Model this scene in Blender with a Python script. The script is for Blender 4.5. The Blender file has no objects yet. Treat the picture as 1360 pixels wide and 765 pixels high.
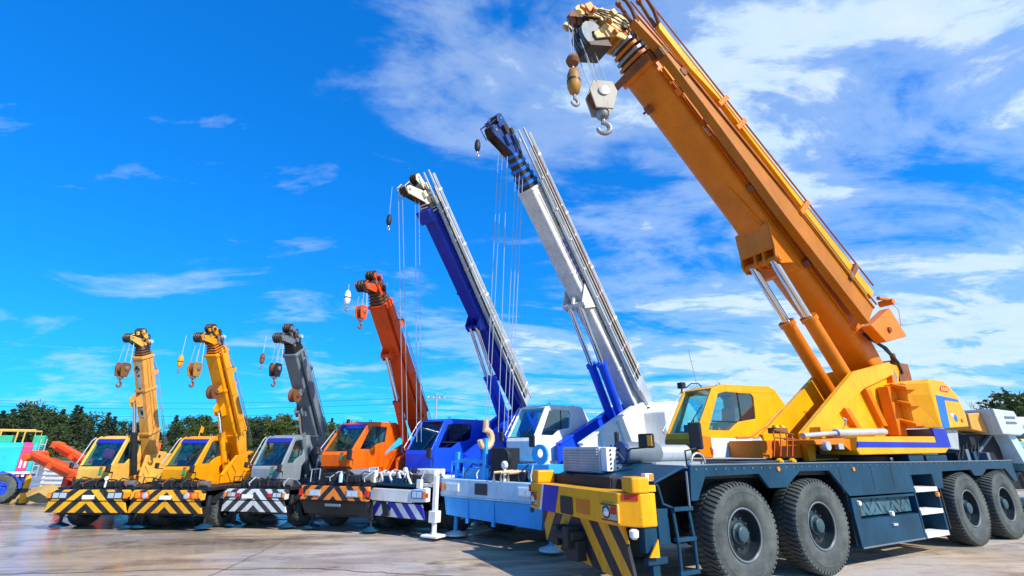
import bpy, bmesh, math, random
from mathutils import Vector, Matrix
R = math.radians
PI = math.pi
sin, cos = math.sin, math.cos
random.seed(11)
S = bpy.context.scene
COL = S.collection

# ------------------------------------------------------------------ camera
cam_d = bpy.data.cameras.new('camera')
cam = bpy.data.objects.new('camera', cam_d); COL.objects.link(cam)
cam_d.sensor_width = 36.0
cam_d.lens = 36.0 * 620.0 / 1360.0
cam_d.clip_start = 0.05; cam_d.clip_end = 3000
cam.location = (0, 0, 1.93)
cam.rotation_euler = (R(90 + 19.0), 0, 0)
S.camera = cam

# ------------------------------------------------------------------ world, sun, exposure
SUN_DIR = Vector((0.60, -0.55, 0.66)).normalized()
sun_el = math.asin(SUN_DIR.z)
sun_az = math.atan2(SUN_DIR.x, SUN_DIR.y)
W = bpy.data.worlds.new('World'); S.world = W; W.use_nodes = True
nt = W.node_tree; nt.nodes.clear()
def N(t, kind, **kw):
    n = t.nodes.new(kind)
    for k, v in kw.items():
        if k.startswith('i_'): n.inputs[int(k[2:])].default_value = v
        else: setattr(n, k, v)
    return n
def L(t, a, b): t.links.new(a, b)
def math_n(t, op, a, b=None, c=None, clamp=False):
    n = N(t, 'ShaderNodeMath', operation=op); n.use_clamp = clamp
    for i, x in enumerate((a, b, c)):
        if x is None: continue
        if isinstance(x, (int, float)): n.inputs[i].default_value = x
        else: L(t, x, n.inputs[i])
    return n.outputs[0]
def mixc(t, f, a, b, mode='MIX'):
    n = N(t, 'ShaderNodeMix', data_type='RGBA', blend_type=mode)
    for s, x in ((n.inputs[0], f), (n.inputs[6], a), (n.inputs[7], b)):
        if isinstance(x, (int, float)): s.default_value = x
        elif isinstance(x, tuple): s.default_value = x if len(x) == 4 else (*x, 1)
        else: L(t, x, s)
    return n.outputs[2]
def ramp(t, fac, stops):
    n = N(t, 'ShaderNodeValToRGB'); e = n.color_ramp.elements
    while len(e) < len(stops): e.new(0.5)
    for el, (p, c) in zip(e, stops):
        el.position = p; el.color = (c, c, c, 1) if isinstance(c, (int, float)) else (*c, 1)
    L(t, fac, n.inputs[0]); return n.outputs[0]
def noise(t, vec, scale, detail=4, rough=0.55, dist=0.0):
    n = N(t, 'ShaderNodeTexNoise'); n.inputs['Scale'].default_value = scale
    n.inputs['Detail'].default_value = detail; n.inputs['Roughness'].default_value = rough
    n.inputs['Distortion'].default_value = dist
    if vec is not None: L(t, vec, n.inputs['Vector'])
    return n.outputs['Fac']
def mapping(t, vec, loc=(0,0,0), rot=(0,0,0), sc=(1,1,1)):
    n = N(t, 'ShaderNodeMapping'); L(t, vec, n.inputs[0])
    n.inputs[1].default_value = loc; n.inputs[2].default_value = rot; n.inputs[3].default_value = sc
    return n.outputs[0]

sky = N(nt, 'ShaderNodeTexSky', sky_type='NISHITA'); sky.sun_disc = False
sky.sun_elevation = sun_el; sky.sun_rotation = sun_az
sky.air_density = 1.0; sky.dust_density = 0.3; sky.ozone_density = 3.0
hs = N(nt, 'ShaderNodeHueSaturation'); hs.inputs['Saturation'].default_value = 1.35
L(nt, sky.outputs[0], hs.inputs['Color'])
gm = N(nt, 'ShaderNodeGamma'); gm.inputs[1].default_value = 0.6; L(nt, hs.outputs[0], gm.inputs[0])
skyc = mixc(nt, 1.0, gm.outputs[0], (0.17, 1.85, 3.75), 'MULTIPLY')
tc = N(nt, 'ShaderNodeTexCoord')
sp = N(nt, 'ShaderNodeSeparateXYZ'); L(nt, tc.outputs['Generated'], sp.inputs[0])
zz = math_n(nt, 'ADD', math_n(nt, 'MAXIMUM', sp.outputs[2], 0.0), 0.16)
cx = math_n(nt, 'DIVIDE', sp.outputs[0], zz); cy = math_n(nt, 'DIVIDE', sp.outputs[1], zz)
cb = N(nt, 'ShaderNodeCombineXYZ'); L(nt, cx, cb.inputs[0]); L(nt, cy, cb.inputs[1])
cp = cb.outputs[0]
big = noise(nt, mapping(nt, cp, (3.1, 1.7, 0)), 0.62, 3, 0.5)
wis = noise(nt, mapping(nt, cp, (0.4, 5.2, 0), (0, 0, R(-28)), (1.0, 1.8, 1)), 1.35, 9, 0.60, 0.6)
fine = noise(nt, mapping(nt, cp, (7.4, 2.2, 0), (0, 0, R(20)), (1, 1.4, 1)), 6.0, 7, 0.65, 0.3)
# a broad bank of cloud lies over the right (east) half of the sky, the left half holds only wisps
bank = math_n(nt, 'MULTIPLY_ADD', cx, 0.15, -0.015)
bank = math_n(nt, 'MINIMUM', math_n(nt, 'MAXIMUM', bank, -0.12), 0.115)
low = ramp(nt, sp.outputs[2], [(0.0, 0.0), (0.05, 0.07), (0.18, 0.09), (0.34, 0.0)])
dens = math_n(nt, 'ADD', math_n(nt, 'MULTIPLY', big, 0.55), math_n(nt, 'MULTIPLY', wis, 0.85))
dens = math_n(nt, 'ADD', dens, math_n(nt, 'MULTIPLY', fine, 0.20))
dens = math_n(nt, 'ADD', math_n(nt, 'ADD', dens, bank), low)
cl = ramp(nt, dens, [(0.0, 0.0), (0.765, 0.0), (0.92, 0.34), (1.13, 0.86)])
cl.node.color_ramp.interpolation = 'EASE'
# thin isolated wisps, everywhere
w2 = noise(nt, mapping(nt, cp, (2.2, 0.9, 3), (0, 0, R(-18)), (1.0, 2.6, 1)), 1.9, 7, 0.6, 0.4)
cl2 = ramp(nt, math_n(nt, 'ADD', math_n(nt, 'MULTIPLY', w2, 0.8), math_n(nt, 'MULTIPLY', fine, 0.25)), [(0.0, 0.0), (0.635, 0.0), (0.82, 0.40)])
cl = math_n(nt, 'MAXIMUM', cl, cl2)
cloudc = mixc(nt, fine, (4.4, 6.9, 9.0), (8.2, 8.7, 9.0))
final = mixc(nt, cl, skyc, cloudc)
bg = N(nt, 'ShaderNodeBackground'); L(nt, final, bg.inputs[0]); bg.inputs[1].default_value = 0.10
wo = N(nt, 'ShaderNodeOutputWorld'); L(nt, bg.outputs[0], wo.inputs[0])

sun_d = bpy.data.lights.new('sun', 'SUN'); sun_d.energy = 5.0; sun_d.angle = R(0.5); sun_d.color = (1.0, 0.95, 0.86)
sun = bpy.data.objects.new('sun', sun_d); COL.objects.link(sun)
sun.rotation_euler = SUN_DIR.to_track_quat('Z', 'Y').to_euler()
S.view_settings.view_transform = 'Standard'; S.view_settings.look = 'None'
S.view_settings.gamma = 1.0; S.view_settings.exposure = 0.28
S.cycles.max_bounces = 8; S.cycles.transparent_max_bounces = 12

# ------------------------------------------------------------------ mesh helpers
class MB:
    """collects simple solids; build() links them as ONE mesh object"""
    def __init__(self, xf=None): self.v = []; self.f = []; self.xf = xf
    def add(self, vs, fs):
        o = len(self.v)
        for p in vs:
            p = tuple(p)
            self.v.append(self.xf(*p) if self.xf else p)
        for f in fs: self.f.append([i + o for i in f])
        return self
    def box(self, x0, x1, y0, y1, z0, z1):
        vs = [(x, y, z) for x in (x0, x1) for y in (y0, y1) for z in (z0, z1)]
        return self.add(vs, [(0,1,3,2),(4,6,7,5),(0,4,5,1),(2,3,7,6),(0,2,6,4),(1,5,7,3)])
    def rbox(self, c, s, m):
        vs = [Vector(c) + m @ Vector((x*s[0]/2, y*s[1]/2, z*s[2]/2)) for x in (-1,1) for y in (-1,1) for z in (-1,1)]
        return self.add(vs, [(0,1,3,2),(4,6,7,5),(0,4,5,1),(2,3,7,6),(0,2,6,4),(1,5,7,3)])
    def loft(self, a, b):
        n = len(a); fs = [tuple(range(n)), tuple(range(2*n-1, n-1, -1))]
        fs += [(i, (i+1) % n, n + (i+1) % n, n + i) for i in range(n)]
        return self.add(list(a) + list(b), fs)
    def prism(self, poly, y0, y1):   # polygon in (x,z) extruded along y
        return self.loft([(x, y0, z) for x, z in poly], [(x, y1, z) for x, z in poly])
    def prismx(self, poly, x0, x1):  # polygon in (y,z) extruded along x
        return self.loft([(x0, y, z) for y, z in poly], [(x1, y, z) for y, z in poly])
    def plan(self, poly, z0, z1):
        return self.loft([(x, y, z0) for x, y in poly], [(x, y, z1) for x, y in poly])
    def ring(self, outer, inner, y0, y1):  # frame between two polygons of (x,z)
        n = len(outer)
        vs = [(x, y0, z) for x, z in outer] + [(x, y0, z) for x, z in inner] + [(x, y1, z) for x, z in outer] + [(x, y1, z) for x, z in inner]
        fs = []
        for i in range(n):
            j = (i+1) % n
            fs += [(i, j, n+j, n+i), (2*n+i, 2*n+j, 3*n+j, 3*n+i), (i, j, 2*n+j, 2*n+i), (n+i, n+j, 3*n+j, 3*n+i)]
        return self.add(vs, fs)
    def tube(self, p0, p1, r0, r1=None, n=10):
        p0, p1 = Vector(p0), Vector(p1); r1 = r0 if r1 is None else r1
        q = (p1 - p0).to_track_quat('Z', 'Y')
        a = [p0 + q @ Vector((r0*cos(2*PI*i/n), r0*sin(2*PI*i/n), 0)) for i in range(n)]
        b = [p1 + q @ Vector((r1*cos(2*PI*i/n), r1*sin(2*PI*i/n), 0)) for i in range(n)]
        return self.loft(a, b)
    def path(self, pts, r, n=6):
        pts = [Vector(p) for p in pts]; rings = []
        for i, p in enumerate(pts):
            d = (pts[min(i+1, len(pts)-1)] - pts[max(i-1, 0)]).normalized()
            q = d.to_track_quat('Z', 'Y')
            rr = r[i] if isinstance(r, (list, tuple)) else r
            rings.append([p + q @ Vector((rr*cos(2*PI*k/n), rr*sin(2*PI*k/n), 0)) for k in range(n)])
        # keep neighbouring rings aligned
        for i in range(1, len(rings)):
            best = min(range(n), key=lambda k: (rings[i][k] - rings[i-1][0] - (pts[i]-pts[i-1])).length)
            rings[i] = rings[i][best:] + rings[i][:best]
        vs = [p for rg in rings for p in rg]; m = len(rings); fs = [tuple(range(n)), tuple((m-1)*n + k for k in range(n))]
        for i in range(m-1):
            for k in range(n):
                fs.append((i*n+k, i*n+(k+1) % n, (i+1)*n+(k+1) % n, (i+1)*n+k))
        return self.add(vs, fs)
    def lathe(self, prof, c, axis='y', n=24, closed=False):   # prof of (r, h)
        vs = []
        for r, h in prof:
            for k in range(n):
                a = 2*PI*k/n; p = (r*cos(a), r*sin(a))
                vs.append({'y': (c[0]+p[0], c[1]+h, c[2]+p[1]), 'z': (c[0]+p[0], c[1]+p[1], c[2]+h), 'x': (c[0]+h, c[1]+p[0], c[2]+p[1])}[axis])
        m = len(prof); fs = []
        for i in range(m if closed else m-1):
            i2 = (i+1) % m
            for k in range(n): fs.append((i*n+k, i*n+(k+1) % n, i2*n+(k+1) % n, i2*n+k))
        if not closed and prof[0][0] >= 0: fs += [tuple(range(n)), tuple((m-1)*n+k for k in range(n))]
        return self.add(vs, fs)
    def mesh(self, name, mat, smooth=False):
        me = bpy.data.meshes.new(name); me.from_pydata([tuple(p) for p in self.v], [], self.f)
        bm = bmesh.new(); bm.from_mesh(me); bmesh.ops.recalc_face_normals(bm, faces=bm.faces)
        if smooth:
            for f in bm.faces: f.smooth = True
            for e in bm.edges:
                if len(e.link_faces) == 2 and e.calc_face_angle(0) > R(38): e.smooth = False
        bm.to_mesh(me); bm.free()
        if mat: me.materials.append(mat)
        return me
    def build(self, name, mat, parent=None, bevel=0.0, smooth=False):
        o = bpy.data.objects.new(name, self.mesh(name, mat, smooth)); COL.objects.link(o)
        if parent is not None: o.parent = parent
        if bevel:
            b = o.modifiers.new('bevel', 'BEVEL'); b.width = bevel; b.segments = 2; b.limit_method = 'ANGLE'; b.angle_limit = R(40)
            b.harden_normals = False
        return o
def thing(name, label, cat, loc=(0,0,0), rz=0.0, group=None):
    o = bpy.data.objects.new(name, None); COL.objects.link(o); o.empty_display_size = 0.3
    o.location = loc; o.rotation_euler = (0, 0, rz); o['label'] = label; o['category'] = cat
    if group: o['group'] = group
    return o
def tag(o, label, cat, group=None):
    o['label'] = label; o['category'] = cat
    if group: o['group'] = group
    return o
def copy_tree(o, parent=None):
    c = o.copy(); COL.objects.link(c)
    if parent is not None: c.parent = parent
    for ch in list(o.children): copy_tree(ch, c)
    return c

# ------------------------------------------------------------------ materials
def base_mat(name):
    m = bpy.data.materials.new(name); m.use_nodes = True; t = m.node_tree; t.nodes.clear()
    out = N(t, 'ShaderNodeOutputMaterial'); b = N(t, 'ShaderNodeBsdfPrincipled'); L(t, b.outputs[0], out.inputs[0])
    return m, t, b, out
def paint(name, c, rough=0.38, dirt=0.35, dirtc=(0.10, 0.075, 0.05), metal=0.0, var=0.18, bump=0.15, scale=1.0, chips=0.0, spec=0.35):
    m, t, b, _ = base_mat(name)
    co = N(t, 'ShaderNodeTexCoord').outputs['Object']
    n1 = noise(t, co, 1.3*scale, 5, 0.6); n2 = noise(t, mapping(t, co, (2,5,1), (0,0,0), (5, 5, 0.9)), 2.2*scale, 6, 0.65)
    n3 = noise(t, co, 38*scale, 3, 0.6)
    dark = tuple(x*(1-var) for x in c); lite = tuple(min(1, x*(1+var*0.6)) for x in c)
    col = mixc(t, ramp(t, n1, [(0.3, 0), (0.7, 1)]), dark, lite)
    d = math_n(t, 'MULTIPLY', ramp(t, n2, [(0.50, 0), (0.78, 1)]), dirt)
    col = mixc(t, d, col, dirtc)
    if chips:
        n4 = noise(t, co, 9*scale, 8, 0.75)
        col = mixc(t, math_n(t, 'MULTIPLY', ramp(t, n4, [(0.63, 0), (0.67, 1)]), chips), col, (0.12, 0.045, 0.02))
    L(t, col, b.inputs['Base Color'])
    b.inputs['Metallic'].default_value = metal; b.inputs['Specular IOR Level'].default_value = spec
    L(t, math_n(t, 'ADD', math_n(t, 'MULTIPLY', n2, 0.35), rough - 0.12), b.inputs['Roughness'])
    bp = N(t, 'ShaderNodeBump'); bp.inputs['Strength'].default_value = bump; bp.inputs['Distance'].default_value = 0.01
    L(t, math_n(t, 'ADD', n3, math_n(t, 'MULTIPLY', n1, 2.0)), bp.inputs['Height']); L(t, bp.outputs[0], b.inputs['Normal'])
    return m
def chevron(name, c1, c2, period, k, ph, y0=0.0):
    m, t, b, _ = base_mat(name)
    co = N(t, 'ShaderNodeTexCoord').outputs['Object']; s = N(t, 'ShaderNodeSeparateXYZ'); L(t, co, s.inputs[0])
    y = math_n(t, 'ABSOLUTE', math_n(t, 'ADD', s.outputs[1], -y0))
    v = math_n(t, 'ADD', y, math_n(t, 'MULTIPLY', s.outputs[2], k))
    fr = math_n(t, 'FRACT', math_n(t, 'ADD', math_n(t, 'DIVIDE', v, period), ph))
    st = math_n(t, 'GREATER_THAN', fr, 0.5)
    col = mixc(t, st, c1, c2)
    n2 = noise(t, mapping(t, co, (1,3,2), (0,0,0), (6, 6, 1.4)), 2.0, 6, 0.7)
    n4 = noise(t, co, 11, 8, 0.75)
    col = mixc(t, math_n(t, 'MULTIPLY', ramp(t, n2, [(0.48, 0), (0.8, 1)]), 0.5), col, (0.11, 0.085, 0.06))
    col = mixc(t, ramp(t, n4, [(0.64, 0), (0.68, 0.8)]), col, (0.09, 0.05, 0.03))
    L(t, col, b.inputs['Base Color']); b.inputs['Roughness'].default_value = 0.5
    return m
def glass(name, tint=(0.70, 0.93, 0.93), refl=0.07):
    m, t, b, out = base_mat(name)
    tr = N(t, 'ShaderNodeBsdfTransparent'); tr.inputs[0].default_value = (*tint, 1)
    gl = N(t, 'ShaderNodeBsdfGlossy'); gl.inputs['Roughness'].default_value = 0.03; gl.inputs[0].default_value = (0.9, 0.97, 1, 1)
    fr = N(t, 'ShaderNodeFresnel'); fr.inputs[0].default_value = 1.5
    co = N(t, 'ShaderNodeTexCoord').outputs['Object']
    bp = N(t, 'ShaderNodeBump'); bp.inputs['Strength'].default_value = 0.08; L(t, noise(t, co, 3.0, 2), bp.inputs['Height'])
    L(t, bp.outputs[0], gl.inputs['Normal'])
    mx = N(t, 'ShaderNodeMixShader'); ge = N(t, 'ShaderNodeNewGeometry')
    L(t, math_n(t, 'MULTIPLY', math_n(t, 'ADD', fr.outputs[0], refl), math_n(t, 'SUBTRACT', 1.0, ge.outputs['Backfacing'])), mx.inputs[0])
    L(t, tr.outputs[0], mx.inputs[1]); L(t, gl.outputs[0], mx.inputs[2]); L(t, mx.outputs[0], out.inputs[0])
    return m
def plain(name, c, rough=0.5, metal=0.0, nv=0.15, sc=6.0):
    m, t, b, _ = base_mat(name); co = N(t, 'ShaderNodeTexCoord').outputs['Object']
    n = noise(t, co, sc, 5, 0.6)
    L(t, mixc(t, n, tuple(x*(1-nv) for x in c), tuple(min(1, x*(1+nv)) for x in c)), b.inputs['Base Color'])
    b.inputs['Roughness'].default_value = rough; b.inputs['Metallic'].default_value = metal
    return m
M = {}
M['yellow'] = paint('yellow paint', (0.90, 0.40, 0.003), 0.34, 0.40, (0.46, 0.17, 0.01), chips=0.5)
M['boom_yellow'] = paint('boom yellow paint', (0.72, 0.195, 0.002), 0.36, 0.32, (0.34, 0.10, 0.012), chips=0.6)
M['cream'] = paint('cream yellow paint', (0.84, 0.48, 0.09), 0.40, 0.4, (0.25, 0.14, 0.05), chips=0.6)
M['tan'] = paint('tan boom paint', (0.74, 0.36, 0.07), 0.42, 0.5, (0.22, 0.11, 0.04), chips=0.7)
M['amber'] = paint('amber yellow paint', (0.88, 0.35, 0.004), 0.38, 0.4, (0.28, 0.11, 0.02), chips=0.6)
M['orange'] = paint('orange paint', (0.88, 0.145, 0.004), 0.36, 0.35, (0.22, 0.05, 0.02), chips=0.5)
M['boom_orange'] = paint('orange boom paint', (0.82, 0.085, 0.006), 0.40, 0.35, (0.28, 0.035, 0.01), chips=0.6)
M['blue'] = paint('royal blue paint', (0.008, 0.070, 0.68), 0.30, 0.25, (0.02, 0.03, 0.10), chips=0.2)
M['mid_blue'] = paint('mid blue stripe', (0.01, 0.16, 0.62), 0.35, 0.2, (0.02, 0.05, 0.15))
M['deep_blue'] = paint('deep blue stripe', (0.012, 0.03, 0.42), 0.35, 0.2, (0.02, 0.02, 0.1))
M['sky_blue'] = paint('light blue paint', (0.035, 0.40, 0.88), 0.36, 0.28, (0.05, 0.14, 0.22), chips=0.5)
M['pale_blue'] = paint('pale grey blue paint', (0.48, 0.70, 0.84), 0.40, 0.35, (0.16, 0.18, 0.18), chips=0.5)
M['white'] = paint('white paint', (0.80, 0.80, 0.76), 0.36, 0.35, (0.30, 0.25, 0.18), chips=0.5)
M['boom_white'] = paint('weathered white paint', (0.68, 0.69, 0.66), 0.42, 0.55, (0.26, 0.23, 0.18), chips=0.7)
M['silver'] = paint('silver grey paint', (0.50, 0.54, 0.57), 0.38, 0.5, (0.2, 0.17, 0.13), metal=0.25, chips=0.6)
M['grey'] = paint('grey blue paint', (0.15, 0.19, 0.225), 0.42, 0.45, (0.10, 0.10, 0.09), chips=0.6)
M['navy'] = paint('dark navy chassis paint', (0.008, 0.052, 0.100), 0.36, 0.3, (0.04, 0.09, 0.12), var=0.3, chips=0.2, spec=0.2)
M['dark'] = paint('black chassis paint', (0.014, 0.017, 0.022), 0.5, 0.5, (0.05, 0.05, 0.05), var=0.3)
M['teal'] = paint('teal truck paint', (0.02, 0.50, 0.52), 0.34, 0.25, (0.05, 0.2, 0.2))
M['pink'] = paint('pink panel paint', (0.58, 0.06, 0.20), 0.4, 0.25)
M['steel'] = paint('worn steel', (0.35, 0.34, 0.33), 0.42, 0.5, (0.16, 0.09, 0.05), metal=0.7, chips=0.4)
M['rust'] = paint('rusty brown steel', (0.24, 0.09, 0.035), 0.7, 0.5, (0.06, 0.03, 0.02), var=0.4)
M['block_dirty'] = paint('greasy amber paint', (0.40, 0.19, 0.03), 0.5, 0.6, (0.08, 0.04, 0.02), var=0.4, chips=0.6)
M['jib_brown'] = paint('old brown yellow jib paint', (0.46, 0.15, 0.003), 0.42, 0.45, (0.22, 0.06, 0.01), chips=0.6)
M['brightener'] = plain('pale cab lining', (0.42, 0.46, 0.46), 0.8)
M['pale_cab'] = paint('pale grey cab paint', (0.25, 0.30, 0.34), 0.4, 0.4, (0.15, 0.15, 0.14), chips=0.5)
M['boom_blue'] = paint('navy blue boom paint', (0.006, 0.035, 0.40), 0.32, 0.3, (0.02, 0.03, 0.10), chips=0.3)
M['iron'] = paint('greasy dark iron', (0.06, 0.045, 0.035), 0.5, 0.5, (0.2, 0.08, 0.03), metal=0.4)
M['chrome'] = plain('chromed rod', (0.72, 0.75, 0.78), 0.14, 1.0, 0.05)
M['galv'] = paint('galvanised grey', (0.46, 0.50, 0.53), 0.45, 0.4, (0.2, 0.19, 0.17), metal=0.35)
M['rubber'] = plain('black rubber', (0.018, 0.018, 0.019), 0.6)
M['rope'] = plain('steel wire rope', (0.48, 0.50, 0.52), 0.45, 0.5)
M['glass'] = glass('tinted cab glass', (0.62, 0.88, 0.90), 0.10)
M['dark_glass'] = glass('dark tinted glass', (0.22, 0.36, 0.46), 0.06)
M['mirror'] = plain('mirror glass', (0.85, 0.88, 0.9), 0.04, 1.0, 0.0)
M['seat'] = plain('grey seat cloth', (0.10, 0.13, 0.15), 0.85, 0, 0.4, 12)
M['lamp'] = plain('headlamp glass', (0.75, 0.80, 0.84), 0.08, 0.6, 0.1, 30)
M['red_lamp'] = plain('red lamp lens', (0.55, 0.02, 0.012), 0.15)
M['amber_lamp'] = plain('amber lamp lens', (0.80, 0.24, 0.01), 0.15)
M['plastic_white'] = plain('white plastic', (0.8, 0.8, 0.78), 0.45)
M['decal_dark'] = plain('dark decal print', (0.03, 0.03, 0.04), 0.5)
M['decal_red'] = plain('red decal print', (0.50, 0.035, 0.03), 0.5)
M['decal_green'] = plain('green decal print', (0.02, 0.30, 0.10), 0.5)
M['decal_blue'] = plain('blue decal print', (0.03, 0.07, 0.36), 0.5)
M['haz_yellow'] = chevron('yellow black chevrons', (0.86, 0.46, 0.01), (0.012, 0.012, 0.014), 0.40, 1.15, 0.15)
M['haz_amber'] = chevron('amber black chevrons', (0.84, 0.40, 0.01), (0.012, 0.012, 0.014), 0.37, 1.1, 0.30)
M['haz_white'] = chevron('white black chevrons', (0.62, 0.68, 0.70), (0.03, 0.035, 0.04), 0.34, 1.1, 0.1)
M['haz_orange'] = chevron('orange black chevrons', (0.80, 0.22, 0.02), (0.012, 0.012, 0.014), 0.36, 1.0, 0.65)
M['haz_blue'] = chevron('blue white chevrons', (0.80, 0.82, 0.82), (0.02, 0.03, 0.40), 0.40, 0.85, 0.2)
M['haz_big'] = chevron('big yellow black chevrons', (0.78, 0.35, 0.008), (0.010, 0.012, 0.018), 0.46, 0.72, 0.30, 0.1)

def tyre_mat():
    m, t, b, _ = base_mat('dusty tyre rubber'); co = N(t, 'ShaderNodeTexCoord').outputs['Object']
    n = noise(t, co, 2.2, 7, 0.7); n2 = noise(t, co, 20, 4, 0.6)
    col = mixc(t, ramp(t, n, [(0.36, 0), (0.66, 1)]), (0.022, 0.035, 0.040), (0.125, 0.14, 0.125))
    col = mixc(t, math_n(t, 'MULTIPLY', n2, 0.35), col, (0.08, 0.085, 0.08))
    L(t, col, b.inputs['Base Color']); b.inputs['Roughness'].default_value = 0.8
    bp = N(t, 'ShaderNodeBump'); bp.inputs['Strength'].default_value = 0.2; bp.inputs['Distance'].default_value = 0.01
    L(t, n2, bp.inputs['Height']); L(t, bp.outputs[0], b.inputs['Normal'])
    return m
M['tyre'] = tyre_mat()

def ground_mat():
    m, t, b, _ = base_mat('worn yard concrete'); co = N(t, 'ShaderNodeTexCoord').outputs['Object']
    # long smears left by traffic, dust, damp and oil
    sm = noise(t, mapping(t, co, (3, 1, 0), (0, 0, R(10)), (0.20, 0.9, 1)), 1.3, 8, 0.66, 0.8)
    sm2 = noise(t, mapping(t, co, (13, 6, 0), (0, 0, R(-14)), (0.35, 1.6, 1)), 2.2, 7, 0.68, 0.6)
    bl = noise(t, mapping(t, co, (9, 4, 0)), 0.24, 5, 0.55)
    sp_ = noise(t, co, 30, 5, 0.75); gr = noise(t, co, 3.2, 8, 0.7)
    col = mixc(t, ramp(t, sm, [(0.36, 0), (0.60, 1)]), (0.24, 0.165, 0.10), (0.60, 0.455, 0.28))
    col = mixc(t, ramp(t, bl, [(0.41, 0), (0.58, 0.8)]), col, (0.56, 0.49, 0.43))
    col = mixc(t, ramp(t, sm2, [(0.52, 0), (0.70, 0.75)]), col, (0.21, 0.13, 0.085))
    col = mixc(t, ramp(t, gr, [(0.58, 0), (0.74, 0.55)]), col, (0.25, 0.16, 0.10))
    col = mixc(t, math_n(t, 'MULTIPLY', ramp(t, sp_, [(0.45, 0), (0.7, 1)]), 0.4), col, (0.18, 0.14, 0.10))
    # rectangular casting joints and patched bays
    s = N(t, 'ShaderNodeSeparateXYZ'); L(t, co, s.inputs[0])
    oil = noise(t, mapping(t, co, (1, 8, 0)), 0.9, 6, 0.62)
    col = mixc(t, ramp(t, oil, [(0.60, 0), (0.70, 0.75)]), col, (0.045, 0.035, 0.035))
    # tyre tracks: pairs of faint dark bands, wavering
    wv = N(t, 'ShaderNodeTexWave', wave_type='BANDS', bands_direction='Y'); wv.inputs['Scale'].default_value = 0.16; wv.inputs['Distortion'].default_value = 5.0; wv.inputs['Detail'].default_value = 3; wv.inputs['Detail Scale'].default_value = 0.5
    L(t, mapping(t, co, (0, 0, 0), (0, 0, R(-20))), wv.inputs[0])
    trk = math_n(t, 'MULTIPLY', ramp(t, wv.outputs['Fac'], [(0.90, 0), (0.97, 1)]), ramp(t, gr, [(0.35, 0), (0.6, 0.6)]))
    col = mixc(t, trk, col, (0.13, 0.10, 0.085))
    # damp film, most of it on the west side of the yard
    wet = noise(t, mapping(t, co, (0.3, 2.6, 0), (0, 0, R(8)), (0.26, 0.8, 1)), 1.0, 7, 0.6)
    west = ramp(t, math_n(t, 'MULTIPLY_ADD', s.outputs[0], -0.11, 0.06), [(0.0, 0.0), (1.0, 0.25)])
    wm = ramp(t, math_n(t, 'ADD', wet, west), [(0.53, 0), (0.68, 1)])
    col = mixc(t, math_n(t, 'MULTIPLY', wm, 0.15), col, (0.20, 0.17, 0.16))
    L(t, col, b.inputs['Base Color'])
    L(t, math_n(t, 'MULTIPLY_ADD', wm, -0.62, 0.80), b.inputs['Roughness'])
    bp = N(t, 'ShaderNodeBump'); bp.inputs['Strength'].default_value = 0.5; bp.inputs['Distance'].default_value = 0.012
    L(t, math_n(t, 'MULTIPLY', math_n(t, 'ADD', sp_, gr), math_n(t, 'SUBTRACT', 1.0, math_n(t, 'MULTIPLY', wm, 0.80))), bp.inputs['Height']); L(t, bp.outputs[0], b.inputs['Normal'])
    return m
M['ground'] = ground_mat()
def leaf_mat(name, a, bcol):
    m, t, b, out = base_mat(name); co = N(t, 'ShaderNodeTexCoord').outputs['Object']
    oi = N(t, 'ShaderNodeObjectInfo')
    n = noise(t, co, 0.9, 3, 0.6)
    f = math_n(t, 'ADD', math_n(t, 'MULTIPLY', ramp(t, n, [(0.3, 0), (0.7, 1)]), 0.7), math_n(t, 'MULTIPLY', oi.outputs['Random'], 0.4), None, True)
    col = mixc(t, f, a, bcol); L(t, col, b.inputs['Base Color']); b.inputs['Roughness'].default_value = 0.6
    tl = N(t, 'ShaderNodeBsdfTranslucent'); L(t, col, tl.inputs[0])
    mx = N(t, 'ShaderNodeMixShader'); mx.inputs[0].default_value = 0.25
    L(t, b.outputs[0], mx.inputs[1]); L(t, tl.outputs[0], mx.inputs[2]); L(t, mx.outputs[0], out.inputs[0])
    return m
M['leaf_broad'] = leaf_mat('broad leaf green', (0.022, 0.066, 0.008), (0.120, 0.135, 0.014))
M['leaf_dark'] = leaf_mat('dark evergreen', (0.012, 0.042, 0.012), (0.075, 0.105, 0.020))
M['leaf_con'] = leaf_mat('conifer needles', (0.012, 0.036, 0.020), (0.060, 0.085, 0.032))
M['bark'] = plain('bark', (0.07, 0.05, 0.035), 0.9)
M['twig'] = plain('bare twig bark', (0.15, 0.125, 0.11), 0.9)
M['soil'] = plain('sandy soil', (0.42, 0.27, 0.09), 0.95, 0, 0.45, 3.0)
M['bankm'] = plain('grassy bank', (0.05, 0.07, 0.02), 0.95, 0, 0.5, 0.5)
M['wood_pole'] = plain('grey concrete pole', (0.35, 0.34, 0.32), 0.8)
# ------------------------------------------------------------------ setting: ground, far land
g = MB(); g.add([(-900, -300, 0), (900, -300, 0), (900, 1500, 0), (-900, 1500, 0)], [(0,1,2,3)])
go = g.build('ground', M['ground']); go['kind'] = 'structure'
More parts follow.
